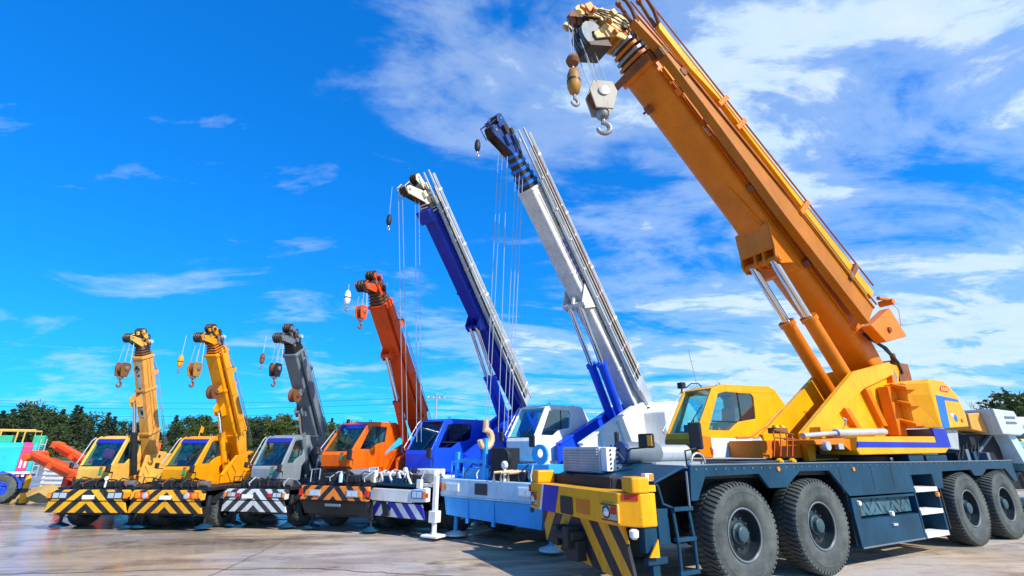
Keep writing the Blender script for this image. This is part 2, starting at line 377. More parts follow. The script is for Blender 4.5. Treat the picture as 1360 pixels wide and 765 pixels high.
# low grassy bank that carries the wood on the left, and its lower run to the right
def bank(name, pts, depth, h, ridge=1.1):
    b = MB(); n = len(pts); vs = []
    prof = [(0, -0.05), (2.5, 0.35), (6, 0.75), (11, 1.0), (14, 1.0), (26, ridge), (depth, ridge)]
    for i, (x, y) in enumerate(pts):
        for k, (dy, dz) in enumerate(prof):
            vs.append((x + random.uniform(-.4, .4), y + dy, dz * h * (1 + random.uniform(-.15, .15) * (k > 0))))
    m = len(prof); fs = [(i*m+k, i*m+k+1, (i+1)*m+k+1, (i+1)*m+k) for i in range(n-1) for k in range(m-1)]
    o = b.add(vs, fs).build(name, M['bankm']); o['kind'] = 'structure'; return o
bank('hillside', [(-230 + 6*i, 86 + 2*sin(i*0.9)) for i in range(34)], 70, 2.0, 2.6)
bank('hillside', [(-30 + 5*i, 136 + 2*sin(i*1.3)) for i in range(64)], 60, 1.4)
def joint(pts, w):
    j = MB(); a = []; bb = []
    for i, (x, y) in enumerate(pts):
        p = Vector((x, y, 0)); q = Vector(pts[min(i+1, len(pts)-1)] + (0,)) - Vector(pts[max(i-1, 0)] + (0,)); q.normalize()
        nn = Vector((-q.y, q.x, 0)) * w * (0.7 + 0.6*random.random()); a.append(p + nn); bb.append(p - nn)
    n = len(a); vs = [(p.x, p.y, 0.004) for p in a + bb]
    o = j.add(vs, [(i, i+1, n+i+1, n+i) for i in range(n-1)]).build('ground_crack', M['crack']); o['kind'] = 'structure'
M['crack'] = plain('tarred concrete joint', (0.16, 0.10, 0.07), 0.85, 0, 0.5, 8)
def wob(x0, y0, x1, y1, n=24, a=0.05):
    return [(x0 + (x1-x0)*i/n + random.uniform(-a, a), y0 + (y1-y0)*i/n + random.uniform(-a, a)) for i in range(n+1)]
joint(wob(-4.6, 6.0, -5.1, 12.0, 30, .04), 0.010)
joint(wob(-3.6, 9.1, 0.2, 8.3, 24, .04), 0.02)
joint(wob(-15, 8.2, -3.6, 9.1, 40, .06), 0.016)
joint(wob(3.6, 6.3, 14, 10.6, 40, .06), 0.018)

# ------------------------------------------------------------------ wheels
_wh = {}
M['hub_dark'] = paint('dark hub paint', (0.035, 0.075, 0.09), 0.4, 0.5, (0.10, 0.10, 0.09), chips=0.4)
def wheel_meshes(r, w, rimm):
    k = (round(r, 3), round(w, 3), rimm)
    if k in _wh: return _wh[k]
    big = r > 0.6
    t = MB(); half = [(.50, -.36), (.55, -.455), (.66, -.50), (.78, -.505), (.80, -.50), (.815, -.512), (.83, -.50), (.89, -.485), (.935, -.46), (.965, -.40), (.978, -.2)]
    prof = [(a*r, b*w) for a, b in half] + [(a*r, -b*w) for a, b in reversed(half)]
    t.lathe(prof, (0,0,0), 'y', 48 if big else 28, closed=True)
    nl = 58 if big else 26
    for side in (-1, 1):
        for i in range(nl):
            a0 = 2*PI*(i + (0.5 if side > 0 else 0))/nl; da = 0.29*2*PI/nl; sk = 0.5*2*PI/nl
            vs = []
            for (y, ro, ri, off) in ((.03*side, 1.0, .965, -sk), (.38*side, 1.0, .965, 0), (.478*side, .968, .915, .15*sk)):
                for d in (-da, da):
                    for rr in (ri, ro):
                        a = a0 + d + off; vs.append((rr*r*cos(a), y*w, rr*r*sin(a)))
            fs = [(0,1,3,2), (8,9,11,10)]
            for q in (0, 4): fs += [(q, q+1, q+5, q+4), (q+1, q+3, q+7, q+5), (q+3, q+2, q+6, q+7), (q+2, q, q+4, q+6)]
            t.add(vs, fs)
    rim = MB().lathe([(.515*r, -.36*w), (.515*r, -.415*w), (.485*r, -.425*w), (.462*r, -.40*w), (.452*r, -.22*w), (.425*r, -.10*w), (.30*r, -.12*w), (.22*r, -.17*w), (.22*r, .2*w), (.5*r, .3*w)], (0,0,0), 'y', 40, closed=True)
    hub = MB().lathe([(.215*r, -.10*w), (.21*r, -.22*w), (.165*r, -.25*w), (.15*r, -.37*w), (.12*r, -.40*w), (.0001, -.40*w)], (0,0,0), 'y', 20)
    for i in range(10):
        a = 2*PI*i/10; c = (.295*r*cos(a), 0, .295*r*sin(a))
        hub.tube((c[0], -.11*w, c[2]), (c[0], -.20*w, c[2]), .024*r, .018*r, 6)
    for i in range(8):
        a = 2*PI*i/8 + .2; c = (.165*r*cos(a), 0, .165*r*sin(a))
        hub.tube((c[0], -.23*w, c[2]), (c[0], -.275*w, c[2]), .014*r, n=6)
    res = (t.mesh('tyre', M['tyre'], True), rim.mesh('rim', rimm, True), hub.mesh('hub', M['hub_dark'] if big else rimm, True),
           MB().lathe([(.512*r, -.40*w), (.508*r, -.43*w), (.488*r, -.44*w), (.474*r, -.425*w), (.480*r, -.38*w)], (0,0,0), 'y', 40, closed=True).mesh('rim_flange', M['grey'] if big else rimm, True))
    _wh[k] = res; return res
def wheel(parent, x, y, r, w, rimm, side=-1, tilt=0.0, z=None):
    t, rm, hb, fl = wheel_meshes(r, w, rimm)
    o = bpy.data.objects.new('wheel', rm); COL.objects.link(o); o.parent = parent
    o.location = (x, y, r if z is None else z); o.rotation_euler = (0, tilt, PI if side > 0 else 0)
    for nme, me in (('tyre', t), ('hub', hb), ('rim_flange', fl)):
        c = bpy.data.objects.new(nme, me); COL.objects.link(c); c.parent = o
    return o

# ------------------------------------------------------------------ cab
def make_cab(P, yn, yf, wb, wt, roof, zb, body, gl='glass', visor=True, low=None, rail=True, frame=None, lampbar=False):
    """cab along local x; near side plane yn, far side yf; windscreen from wb up to wt"""
    sl = (wt[0]-wb[0])/0.58; rf = roof/1.7; sz = (wt[1]-wb[1])/0.96
    def q(U, Z):
        u = wb[0] + (U-1.12)*sl if U <= 1.70 else wt[0] + (U-1.70)*rf
        return (u, wb[1] + (Z-2.2)*sz)
    qs = lambda pts: [q(*p) for p in pts]
    w = yf - yn; e = 0.012
    outer = qs([(1.12,2.20),(1.70,3.15),(2.00,3.245),(3.40,3.29),(3.60,3.21),(3.88,2.84),(2.84,2.14),(1.30,2.12)])
    inner = qs([(1.44,2.27),(1.84,3.05),(2.05,3.10),(2.80,3.10),(2.87,3.02),(2.83,2.54),(2.30,2.46),(2.02,2.27)])
    side = MB(); side.ring(outer, inner, yn, yn+.06); side.ring(outer, inner, yf-.06, yf)
    z0 = zb
    low = low or [q(1.12,2.2), (q(1.06,2.05)[0], wb[1]-.12*sz), (q(1.10,2.0)[0], z0+.1*sz), (q(1.22,2)[0], z0), (q(2.86,2)[0], z0), q(2.84,2.14), q(1.30,2.125)]
    side.prism(low, yn+.004, yf-.004)
    side.prism(qs([(1.72,3.165),(2.00,3.262),(3.40,3.305),(3.62,3.215),(3.56,3.15),(1.80,3.10)]), yn-.004, yf+.004)
    side.prism(qs([(2.98,3.16),(3.56,3.15),(3.85,2.84),(2.86,2.17),(2.90,2.5)]), yn+.06+e, yf-.06-e)
    # windscreen corner posts
    a, b = q(1.12, 2.2), q(1.72, 3.16)
    for y in (yn+.02, yf-.02): side.tube((a[0], y, a[1]), (b[0], y, b[1]), .026*max(sz, .8), n=8)
    cab = side.build('cab', body, P, bevel=.012)
    ln = MB(); c0, c1 = q(2.93, 2.25), q(2.93, 3.10); ln.box(c0[0]-.03, c0[0]-.01, yn+.07, yf-.07, c0[1], c1[1]); ln.build('cab_brightener', M['brightener'], cab)  # pale panel added to brighten the view through the cab glass
    G = M[gl]
    ws = MB().loft([(a[0]+.012, yn+.05, a[1]+.01), (a[0]+.012, yf-.05, a[1]+.01), (a[0]+.024, yf-.05, a[1]+.01), (a[0]+.024, yn+.05, a[1]+.01)],
                   [(b[0]+.012, yn+.05, b[1]-.02), (b[0]+.012, yf-.05, b[1]-.02), (b[0]+.024, yf-.05, b[1]-.02), (b[0]+.024, yn+.05, b[1]-.02)])
    ws.build('windscreen', G, cab)
    for y in (yn+.025, yf-.035):
        MB().prism([((x-ic[0])*1.01+ic[0], (z-ic[1])*1.01+ic[1]) for ic in [(sum(p[0] for p in inner)/8, sum(p[1] for p in inner)/8)] for x, z in inner], y, y+.008).build('side_window', G, cab)
    c1, c2 = q(2.42, 2.46), q(2.42, 3.10)
    MB().box(c1[0]-.012, c1[0]+.012, yn+.015, yn+.045, c1[1], c2[1]).build('window_bar', M['dark'], cab)
    h1, h2 = q(1.62, 2.46), q(2.42, 2.46)
    MB().box(h1[0], h2[0], yn+.012, yn+.046, h1[1]-.015, h1[1]+.012).build('window_sill_bar', M['dark'], cab)
    if visor:
        k0, k1 = .84, .985
        p0 = (a[0]+(b[0]-a[0])*k0-.004, a[1]+(b[1]-a[1])*k0); p1 = (a[0]+(b[0]-a[0])*k1-.004, a[1]+(b[1]-a[1])*k1)
        MB().loft([(p0[0], yn+.05, p0[1]), (p0[0], yf-.05, p0[1]), (p0[0]+.01, yf-.05, p0[1]), (p0[0]+.01, yn+.05, p0[1])],
                  [(p1[0], yn+.05, p1[1]), (p1[0], yf-.05, p1[1]), (p1[0]+.01, yf-.05, p1[1]), (p1[0]+.01, yn+.05, p1[1])]).build('sun_visor', M['deep_blue'], cab)
    # black rubber seal along the foot of the screen, wiper
    MB().box(a[0]-.006, a[0]+.03, yn+.04, yf-.04, a[1]-.03, a[1]+.012).build('window_seal', M['rubber'], cab)
    m0 = Vector((a[0], yn+.35*w, a[1]+.01)); k = .62; m1 = Vector((a[0]+(b[0]-a[0])*k-.02, yn+.12*w, a[1]+(b[1]-a[1])*k))
    MB().path([m0, (m0+m1)/2 + Vector((-.03, 0, 0)), m1], .011, 5).build('wiper', M['dark'], cab)
    # seat and console
    s = MB(); sx, szz = q(2.25, 2.05)
    s.box(sx-.22*rf-.05, sx+.22*rf, yn+.28*w, yn+.74*w, szz-.02, szz+.16*sz)
    s.rbox((sx+.30*rf, yn+.51*w, szz+.42*sz), (.13, .44*w, .66*sz), Matrix.Rotation(R(10), 3, 'Y'))
    s.rbox((sx+.38*rf, yn+.51*w, szz+.84*sz), (.10, .26*w, .18*sz), Matrix.Rotation(R(10), 3, 'Y'))
    s.build('seat', M['seat'], cab, bevel=.02)
    cx_, cz_ = q(1.45, 2.1); cn = MB(); cn.box(cx_, cx_+.16, yn+.2*w, yn+.8*w, cz_, cz_+.3*sz)
    for i in range(3): cn.path([(cx_+.2, yn+(.3+.2*i)*w, cz_+.1), (cx_+.23, yn+(.3+.2*i)*w, cz_+.42*sz)], .014, 6)
    cn.build('control_console', M['dark'], cab)
    if rail:
        MB().path([(a[0]-.03, yf+.03, a[1]), (a[0]-.07, yf+.04, a[1]+.06), (b[0]-.08, yf+.04, b[1]-.05), (b[0], yf+.02, b[1]+.03)], .014, 6).build('grab_rail', M['galv'], cab)
    for U in (2.05, 3.25):
        p = q(U, 3.27); MB().path([(p[0]+.055*cos(t), yn+.15, p[1]-.01+.065*sin(t)) for t in [PI*j/6 for j in range(7)]], .011, 5).build('lifting_eye', M['steel'], cab)
    return cab, q

def mirror(P, pos, w, h, arm_from, name='mirror', tall=True, yaw=0.0):
    x, y, z = pos
    m = MB(); m.rbox((x, y, z), (.06, w, h), Matrix.Rotation(yaw, 3, 'Z'))
    o = m.build(name, M['rubber'], P, bevel=.025)
    g = Matrix.Rotation(yaw, 3, 'Z') @ Vector((.034, 0, 0))
    MB().rbox((x+g.x, y+g.y, z), (.006, w*.8, h*.84), Matrix.Rotation(yaw, 3, 'Z')).build('mirror_face', M['mirror'], o)
    MB().path([arm_from, (arm_from[0]-.02, (arm_from[1]+y)/2, z-h*.55), (x, y, z-h*.45)], .014, 6).build('mirror_arm', M['dark'], o)
    return o

# ------------------------------------------------------------------ boom pieces
def bxf(u0, z0, th, vc):
    c, s_ = cos(th), sin(th)
    return lambda s, v, t: (u0 - c*s + s_*t, vc + v, z0 + s_*s + c*t)
def section(mb, s0, s1, w, tb, tt, w1=None, tb1=None, tt1=None, ch=.45):
    """one boom length: box with small lower corners (ch < .5) or a round belly"""
    def loop(s, w, b, t):
        h = (t-b)*.5
        if ch < .5: return [(s, -w, t), (s, w, t), (s, w, b+h*.16), (s, w*.93, b+h*.05), (s, w*.84, b), (s, -w*.84, b), (s, -w*.93, b+h*.05), (s, -w, b+h*.16)]
        k = h*.85
        return [(s, -w, t), (s, w, t)] + [(s, math.copysign(abs(cos(PI*i/14))**.72, cos(PI*i/14))*w, b + k - k*max(0.0, sin(PI*i/14))**.72) for i in range(15)]
    mb.loft(loop(s0, w, tb, tt), loop(s1, w1 or w, tb if tb1 is None else tb1, tt if tt1 is None else tt1))
def sheave(mb, s, t, r, v0, v1):
    # grooved pulley wheel, axis across the boom
    prof = [(.25*r, v0), (r, v0), (r, v0+(v1-v0)*.2), (r*.86, (v0+v1)/2), (r, v1-(v1-v0)*.2), (r, v1), (.25*r, v1)]
    n = 18; vs = []
    for rr, v in prof:
        for k in range(n): vs.append((s + rr*cos(2*PI*k/n), v, t + rr*sin(2*PI*k/n)))
    m = len(prof); fs = [(i*n+k, i*n+(k+1) % n, ((i+1) % m)*n+(k+1) % n, ((i+1) % m)*n+k) for i in range(m) for k in range(n)]
    mb.add(vs, fs)
def hook_curve(x, y, z, r, tube=.03):
    pts = [(x, y, z+r*1.6), (x, y, z+r*.9)]
    for k in range(11):
        a = R(100 - 27*k); pts.append((x + r*.75*cos(a), y, z + r*.75*sin(a)))
    rad = [tube*.8, tube*.9] + [tube*(1.15 - .06*abs(k-4)) for k in range(11)]
    return MB().path(pts, rad, 8)
def hook_block(loc, rz, sc, mat, label, group, ropes=0, top=None, big=False):
    t = thing('hook_block', label, 'hook block', loc, rz, group)
    # two cheek plates, sheave between, hook under it (origin = sheave axle)
    for s in (-1, 1):
        MB().prism([(-.26*sc,.05*sc),(-.18*sc,.26*sc),(.18*sc,.26*sc),(.26*sc,.05*sc),(.16*sc,-.34*sc),(-.16*sc,-.34*sc)], s*.13*sc-.02, s*.13*sc+.02).build('cheek_plate', mat, t, bevel=.012)
        MB().lathe([(.10*sc, s*(.13*sc+.02)), (.10*sc, s*(.13*sc+.05)), (.05*sc, s*(.13*sc+.06))], (0,0,.03*sc), 'y', 12).build('axle_cap', M['steel'], t, smooth=True)
    sv = MB()
    for k in (-.07, 0, .07): sv.lathe([(.05*sc, (k-.028)*sc), (.23*sc, (k-.028)*sc), (.2*sc, k*sc), (.23*sc, (k+.028)*sc), (.05*sc, (k+.028)*sc)], (0,0,.03*sc), 'y', 18)
    sv.build('sheave', M['rust'], t, smooth=True)
    MB().lathe([(.09*sc, -.44*sc), (.12*sc, -.40*sc), (.12*sc, -.33*sc), (.07*sc, -.30*sc)], (0,0,0), 'z', 12).build('swivel', M['steel'], t, smooth=True)
    hook_curve(0, 0, -.66*sc, .15*sc, .042*sc).build('hook', M['steel'] if big else M['rust'], t, smooth=True)
    return t
def hook_ball(loc, rz, sc, mat, label, group):
    t = thing('ball_hook', label, 'hook', loc, rz, group)
    MB().lathe([(.03*sc,.36*sc),(.09*sc,.30*sc),(.135*sc,.16*sc),(.14*sc,-.12*sc),(.10*sc,-.26*sc),(.05*sc,-.30*sc)], (0,0,0), 'z', 16).build('weight', mat, t, smooth=True)
    MB().lathe([(.143*sc,-.02*sc),(.146*sc,.0),(.143*sc,.03*sc)], (0,0,0), 'z', 16).build('band', M['decal_dark'], t, smooth=True)
    hook_curve(0, 0, -.50*sc, .11*sc, .035*sc).build('hook', M['steel'], t, smooth=True)
    return t
def to_world(loc, rz, p):
    c, s = cos(rz), sin(rz)
    return (loc[0] + c*p[0] - s*p[1], loc[1] + s*p[0] + c*p[1], loc[2] + p[2])

def hoses(P, pts_list, r=.018, mat='rubber', name='hydraulic_hose'):
    for pts in pts_list: MB().path(pts, r, 6).build(name, M[mat], P, smooth=True)

def make_boom(P, fit, L0, base_m, tele_m, head_m, ntele=4, tele_step=.09, w=None, tb=None, tt=None, head_len=.55, head_drop=.45, tele_w=.9, ropes_guide=True, guide=None, winch_rope=None):
    u0, z0, th, h, wf, vc = fit
    w = w or wf; tb = -h if tb is None else tb; tt = h if tt is None else tt
    X = bxf(u0, z0, th, vc)
    b = MB(X); hh = tt - tb
    section(b, -.12, .22*L0, w*.8, tb, tb+.62*hh, w, tb, tt, .3); section(b, .22*L0+.002, L0, w, tb, tt, ch=.3)
    boom = b.build('boom', base_m, P, bevel=.015)
    c = MB(X)      # collars of the base section
    for s in (L0-.08, L0*.66, .22*L0+.05):
        c = MB(X); section(c, s, s+.07, w+.025, tb-.025, tt+.025, ch=.3); c.build('boom_collar', base_m, boom, bevel=.008)
    rl = MB(X); rl.tube((.3*L0, -w-.02, tb+.35*hh), (L0*.97, -w-.02, tb+.35*hh), .012, n=6); rl.build('hydraulic_pipe', base_m, boom); rl = MB(X); rl.tube((.3*L0, -w-.02, tb+.62*hh), (L0*.97, -w-.02, tb+.62*hh), .010, n=6); rl.build('hydraulic_pipe', base_m, boom)
    k = tele_w; s = L0
    for i in range(ntele):
        m = MB(X); ww = w*k; d = hh*(1-k)/2
        section(m, s, s+tele_step*.55, ww*.86, tb+d+.03*hh, tt-d-.03*hh, ch=.3); m.build('boom_section', M['iron'], boom)
        m = MB(X); section(m, s+tele_step*.55, s+tele_step, ww, tb+d, tt-d, ch=.3)
        m.build('boom_collar', tele_m, boom, bevel=.006); s += tele_step; k *= .93
    ww = w*k
    # boom head: open cheek frames, dark sheave nests, small fittings
    d = hh*(1-k)/2; L1 = s; hl = head_len; rd = random.Random(int(u0*1000)); I = M['iron']
    t0, t1 = tb+d, tt-d; sx, st_ = L1+hl*.62, tb-head_drop*.60; nx, nt_ = L1+hl*.80, tb+.52*hh
    hd = MB(X); section(hd, L1, L1+hl*.42, ww*.74, t0+.02, t1-.02, ch=.3)
    hd.tube((L1+hl*.30, -ww*1.05, (t0+t1)/2), (L1+hl*.30, ww*1.05, (t0+t1)/2), .05*hl/.5, n=12)
    head = hd.build('boom_head', I, boom, bevel=.008)
    hb_ = MB(X); hb_.loft([(L1+.02, -ww*.8, t0-.02), (L1+hl*.5, -ww*.8, st_+.02), (L1+hl*.66, -ww*.8, nt_-.05), (L1+hl*.4, -ww*.8, t1)], [(L1+.02, ww*.8, t0-.02), (L1+hl*.5, ww*.8, st_+.02), (L1+hl*.66, ww*.8, nt_-.05), (L1+hl*.4, ww*.8, t1)]); hb_.build('head_block', I, head, bevel=.01)
    for sgn in (-1, 1):
        v = sgn*ww*.84
        for poly, mt in (([(L1, t1), (L1+hl*.45, t1+.03), (nx+.10*hl, nt_+.10*hl), (nx+.12*hl, nt_-.06*hl), (nx-.02*hl, nt_-.16*hl), (L1+hl*.42, t1-.34*hh), (L1, t1-.36*hh)], head_m),
                         ([(L1, t0+.30*hh), (L1+hl*.34, t0+.34*hh), (sx+.10*hl, st_+.10*hl), (sx+.12*hl, st_-.06*hl), (sx-.08*hl, st_-.12*hl), (L1+hl*.06, t0-.04), (L1, t0)], I if sgn > 0 else head_m)):
            c = MB(X); c.loft([(a_, v-.014, t_) for a_, t_ in poly], [(a_, v+.014, t_) for a_, t_ in poly]); c.build('cheek_plate', mt, head, bevel=.006)
    rs = min(.15*hl/.55, .17)
    for (ss, t_, r) in ((sx, st_, rs), (nx, nt_, min(.13*hl/.55, .14)), (L1+hl*.45, t1+.03, rs*.62)):
        for v in (-.52*ww, 0, .52*ww):
            q = MB(X); sheave(q, ss, t_, r, v-.035, v+.035); q.build('sheave', I, head, smooth=True)
        ap = MB(X); ap.tube((ss, -ww*1.02, t_), (ss, ww*1.02, t_), r*.24, n=10); ap.build('axle_pin', M['steel'], head, smooth=True)
    for i in range(14):
        a_ = L1 + hl*rd.uniform(-.2, .9); t_ = rd.uniform(t0-head_drop*.4*(a_-L1)/hl, t1+.04); v = rd.choice((-1, 1))*ww*rd.uniform(.95, 1.2); e = hl*rd.uniform(.045, .11)
        fb = MB(X); fb.box(a_-e, a_+e, v-e*.6, v+e*.6, t_-e*.7, t_+e*.7); fb.build('head_fitting', (head_m, I, M['steel'], head_m)[i % 4], head, bevel=.006)
    for i in range(3):
        v = -ww*1.08; pth = [(L1-.25, v, t1-.05-.06*i), (L1+hl*.2, v-.03, t1+.05-.05*i), (L1+hl*.45, v-.02, t1-.05-.1*i)]
        cw_ = MB(X); cw_.path(pth, .012, 5); cw_.build('cable', M['rubber'], head)
    gr = MB(X); gr.path([(sx-.10*hl, -ww, st_-.14*hl), (sx+.16*hl, -ww, st_-.16*hl), (sx+.2*hl, -ww, st_+.12*hl)], .014, 5); gr.path([(sx-.10*hl, ww, st_-.14*hl), (sx+.16*hl, ww, st_-.16*hl), (sx+.2*hl, ww, st_+.12*hl)], .014, 5); gr.tube((sx+.16*hl, -ww, st_-.16*hl), (sx+.16*hl, ww, st_-.16*hl), .014, n=5)
    gr.build('rope_guard', head_m, head)
    head_len = hl
    lm = MB(X); lm.lathe([(.05,-.06),(.06,0),(.05,.06)], (L1+head_len*.2, -ww-.07, tt-.08), 'y', 10); lm.build('work_lamp', M['lamp'], head)
    return boom, X, dict(L1=L1, ww=ww, tb=tb, tt=tt, sheave=(sx, st_, rs))

def lift_cyl(P, X, vs, top_st, bot, r, split, body_m, lug_m=None, zrod=None):
    """lift ram from lug under the boom down to a pin on the turret; split = share of the rod"""
    for v in vs:
        a = Vector(X(top_st[0], v, top_st[1])); b = Vector((bot[0], a.y, bot[1]))
        m = a + (b-a)*split
        c = MB(); c.tube(m, b, r, n=18); c.tube(m, m + (b-m)*.04, r*1.18, n=18); c.tube(b-(b-a)*.03, b, r*1.2, n=18)
        cyl = c.build('lift_cylinder', body_m, P, smooth=True)
        MB().tube(a, m, r*.58, n=16).build('piston_rod', M['chrome'], cyl, smooth=True)
        pp = MB(); off = Vector((-.5, 0, .2)).normalized()*r*1.12
        pp.path([m + (b-m)*.08 + off, m + (b-m)*.9 + off], r*.13, 6); pp.build('hydraulic_pipe', M['steel'], cyl)
    if lug_m:
        lg = MB(X); s, t = top_st
        for v in vs:
            for dv in (-r*1.2, r*1.2):
                poly = [(s+.3*r/.1, t+.38*r/.1), (s-.32*r/.1, t+.38*r/.1), (s-.13, t-.06), (s+.11, t-.06)]
                lg.loft([(x, v+dv-.012, y) for x, y in poly], [(x, v+dv+.012, y) for x, y in poly])
            lg.tube((s, v-r*1.5, t), (s, v+r*1.5, t), r*.6, n=12)
        lg.build('cylinder_lug', lug_m, P, bevel=.006)
# ------------------------------------------------------------------ the row of rough-terrain cranes
ROW = 'cranes parked in a row across the yard'
def turret(P, uf, zd, u0, z0, k, vc, wb, mat, far_mat=None, rear=1.0, cover_side=-1, hw=1.0, cw_mat=None, zmid=None):
    zm = zmid if zmid else zd + .35*k
    poly = [(uf, zd), (uf, zm), (u0-.9*k, z0+.05*k), (u0+.05*k, z0+.28*k), (u0+.55*k, z0+.24*k), (u0+.40*k, z0-.1*k), (u0+.62*k, zd)]
    tr = None
    for i, v in enumerate((vc-wb-.05, vc+wb+.05)):
        m = MB(); m.prism(poly, v-.02*k-.008, v+.02*k+.008)
        # flange along the sloping leading edge and stiffening ribs
        sg = -1 if i == 0 else 1
        a, b = Vector((uf, 0, zm)), Vector((u0-.9*k, 0, z0+.05*k)); d = b-a
        m.loft([(a.x-.015, v-.07*k, a.z+.02), (a.x-.015, v+.07*k, a.z+.02), (a.x+.03, v+.07*k, a.z-.02), (a.x+.03, v-.07*k, a.z-.02)],
               [(b.x-.015, v-.07*k, b.z+.02), (b.x-.015, v+.07*k, b.z+.02), (b.x+.03, v+.07*k, b.z-.02), (b.x+.03, v-.07*k, b.z-.02)])
        for f0, f1 in ((.30, .25), (.62, .55)):
            p = a + d*f0; q = Vector((uf + (u0+.5*k-uf)*f1 + .12*k, 0, zd+.02))
            y0, y1 = (v-.085*k, v-.02*k-.006) if sg < 0 else (v+.02*k+.006, v+.085*k)
            m.loft([(p.x, y0, p.z-.05), (p.x, y1, p.z-.05), (p.x+.06*k, y1, p.z-.05), (p.x+.06*k, y0, p.z-.05)], [(q.x, y0, q.z), (q.x, y1, q.z), (q.x+.06*k, y1, q.z), (q.x+.06*k, y0, q.z)])
        m.build('turret_plate', (far_mat or mat) if i else mat, P, bevel=.006)
    b = MB(); b.box(uf+.02, u0+.6*k, vc-wb-.02, vc+wb+.02, zd-.02, zd+.16*k); MB().tube((u0, vc-wb-.14*k, z0), (u0, vc+wb+.14*k, z0), .10*k, n=14).build('boom_pivot_pin', M['iron'], P, smooth=True)
    MB().lathe([(.62*k, -.16), (.62*k, 0)], (uf+(u0-uf)*.6, vc, zd-.02), 'z', 28).build('slewing_ring', M['iron'], P)
    b.build('slewing_base', mat, P, bevel=.008)
    # counterweight, rounded at the back
    c = MB(); x0 = u0+.62*k; x1 = x0+.75*k*rear
    c.plan([(x0, -hw), (x0, hw), (x1-.25*k, hw), (x1, hw-.3*k), (x1, -hw+.3*k), (x1-.25*k, -hw)], zd+.05, z0+.15*k)
    c.build('counterweight', cw_mat or mat, P, bevel=.03)
    e = MB(); e.box(uf+.5*(u0-uf), u0+.55*k, *sorted((vc+cover_side*(wb+.14*k), cover_side*hw)), zd+.02, zd+.42*k)
    ec = e.build('engine_cover', cw_mat or mat, P, bevel=.02)
    for i in range(6):
        xx = uf+.55*(u0-uf) + (u0-uf)*.07*i
        MB().box(xx, xx+(u0-uf)*.045, *sorted((cover_side*hw + cover_side*.006, cover_side*hw-.02*cover_side)), zd+.10*k, zd+.33*k).build('louvre', M['dark'], ec)

def chassis(P, w, zd, ln, mat, wheels, r, wt, rimm, deck=True):
    m = MB(); m.box(.25, ln, -w*.26, w*.26, .42*zd, zd-.10)
    for u in wheels: m.tube((u, -w/2+.12, r), (u, w/2-.12, r), .10*r/.5, n=10)
    m.build('chassis', M['dark'], P, bevel=.01)
    d = MB(); d.box(.20, ln+.1, -w/2+.02, w/2-.02, zd-.10, zd-.02)
    d.build('deck', mat, P, bevel=.008)
    for u in wheels:
        for s in (-1, 1):
            wheel(P, u, s*(w/2-.02-wt/2), r, wt, rimm, s)
            f = MB(); n = 9
            a = [(u + (r*1.13)*cos(PI*.12+PI*.76*i/n), s*(w/2-.02), r + (r*1.13)*sin(PI*.12+PI*.76*i/n)) for i in range(n+1)]
            bq = [(p[0], s*(w/2-.04-wt), p[2]) for p in a]; lo = [(u+(p[0]-u)*.965, p[1], r+(p[2]-r)*.965) for p in a]; lb = [(u+(p[0]-u)*.965, p[1], r+(p[2]-r)*.965) for p in bq]
            for i in range(n): f.add([a[i], a[i+1], bq[i+1], bq[i], lo[i], lo[i+1], lb[i+1], lb[i]], [(0,1,2,3),(4,5,6,7),(0,1,5,4),(2,3,7,6),(0,3,7,4),(1,2,6,5)])
            f.build('mudguard', M['dark'], P)
def outrigger(P, u, w, zb, mat, padm, ext=0.0, r=.06, pad=.20, zpad=.10):
    b = MB(); b.box(u-.11, u+.11, -w/2-ext, w/2+ext, zb, zb+.20)
    o = b.build('outrigger_beam', mat, P, bevel=.01)
    for s in (-1, 1):
        y = s*(w/2+ext-.06)
        m = MB(); m.tube((u, y, zpad+.04), (u, y, zb+.05), r*.75, n=12); m.tube((u, y, zb-.04), (u, y, zb+.46), r*1.25, n=12)
        m.build('outrigger_jack', mat, o, smooth=True)
        f = MB(); f.lathe([(pad, 0), (pad, .03), (pad*.6, .06), (pad*.35, .09)], (u, y, zpad-.04), 'z', 16); f.build('float_pad', padm, o, smooth=True)
def lampset(P, u, y, z, w, h, frame=None, signal=1):
    m = MB(); m.box(u-.022, u+.05, y-w/2, y+w/2, z-h/2, z+h/2); o = m.build('headlight', frame or M['dark'], P, bevel=.006)
    MB().box(u-.030, u-.02, y-w*.44, y-w*.02, z-h*.38, z+h*.38).build('lamp_lens', M['lamp'], o, bevel=.004)
    MB().box(u-.030, u-.02, y+w*.04, y+w*.40, z-h*.38, z+h*.38).build('lamp_lens', M['lamp'], o, bevel=.004)
    MB().box(u-.026, u+.03, y+signal*w*.55, y+signal*w*.78, z-h*.42, z+h*.42).build('turn_signal', M['amber_lamp'] if signal else M['red_lamp'], o, bevel=.004)
    return o
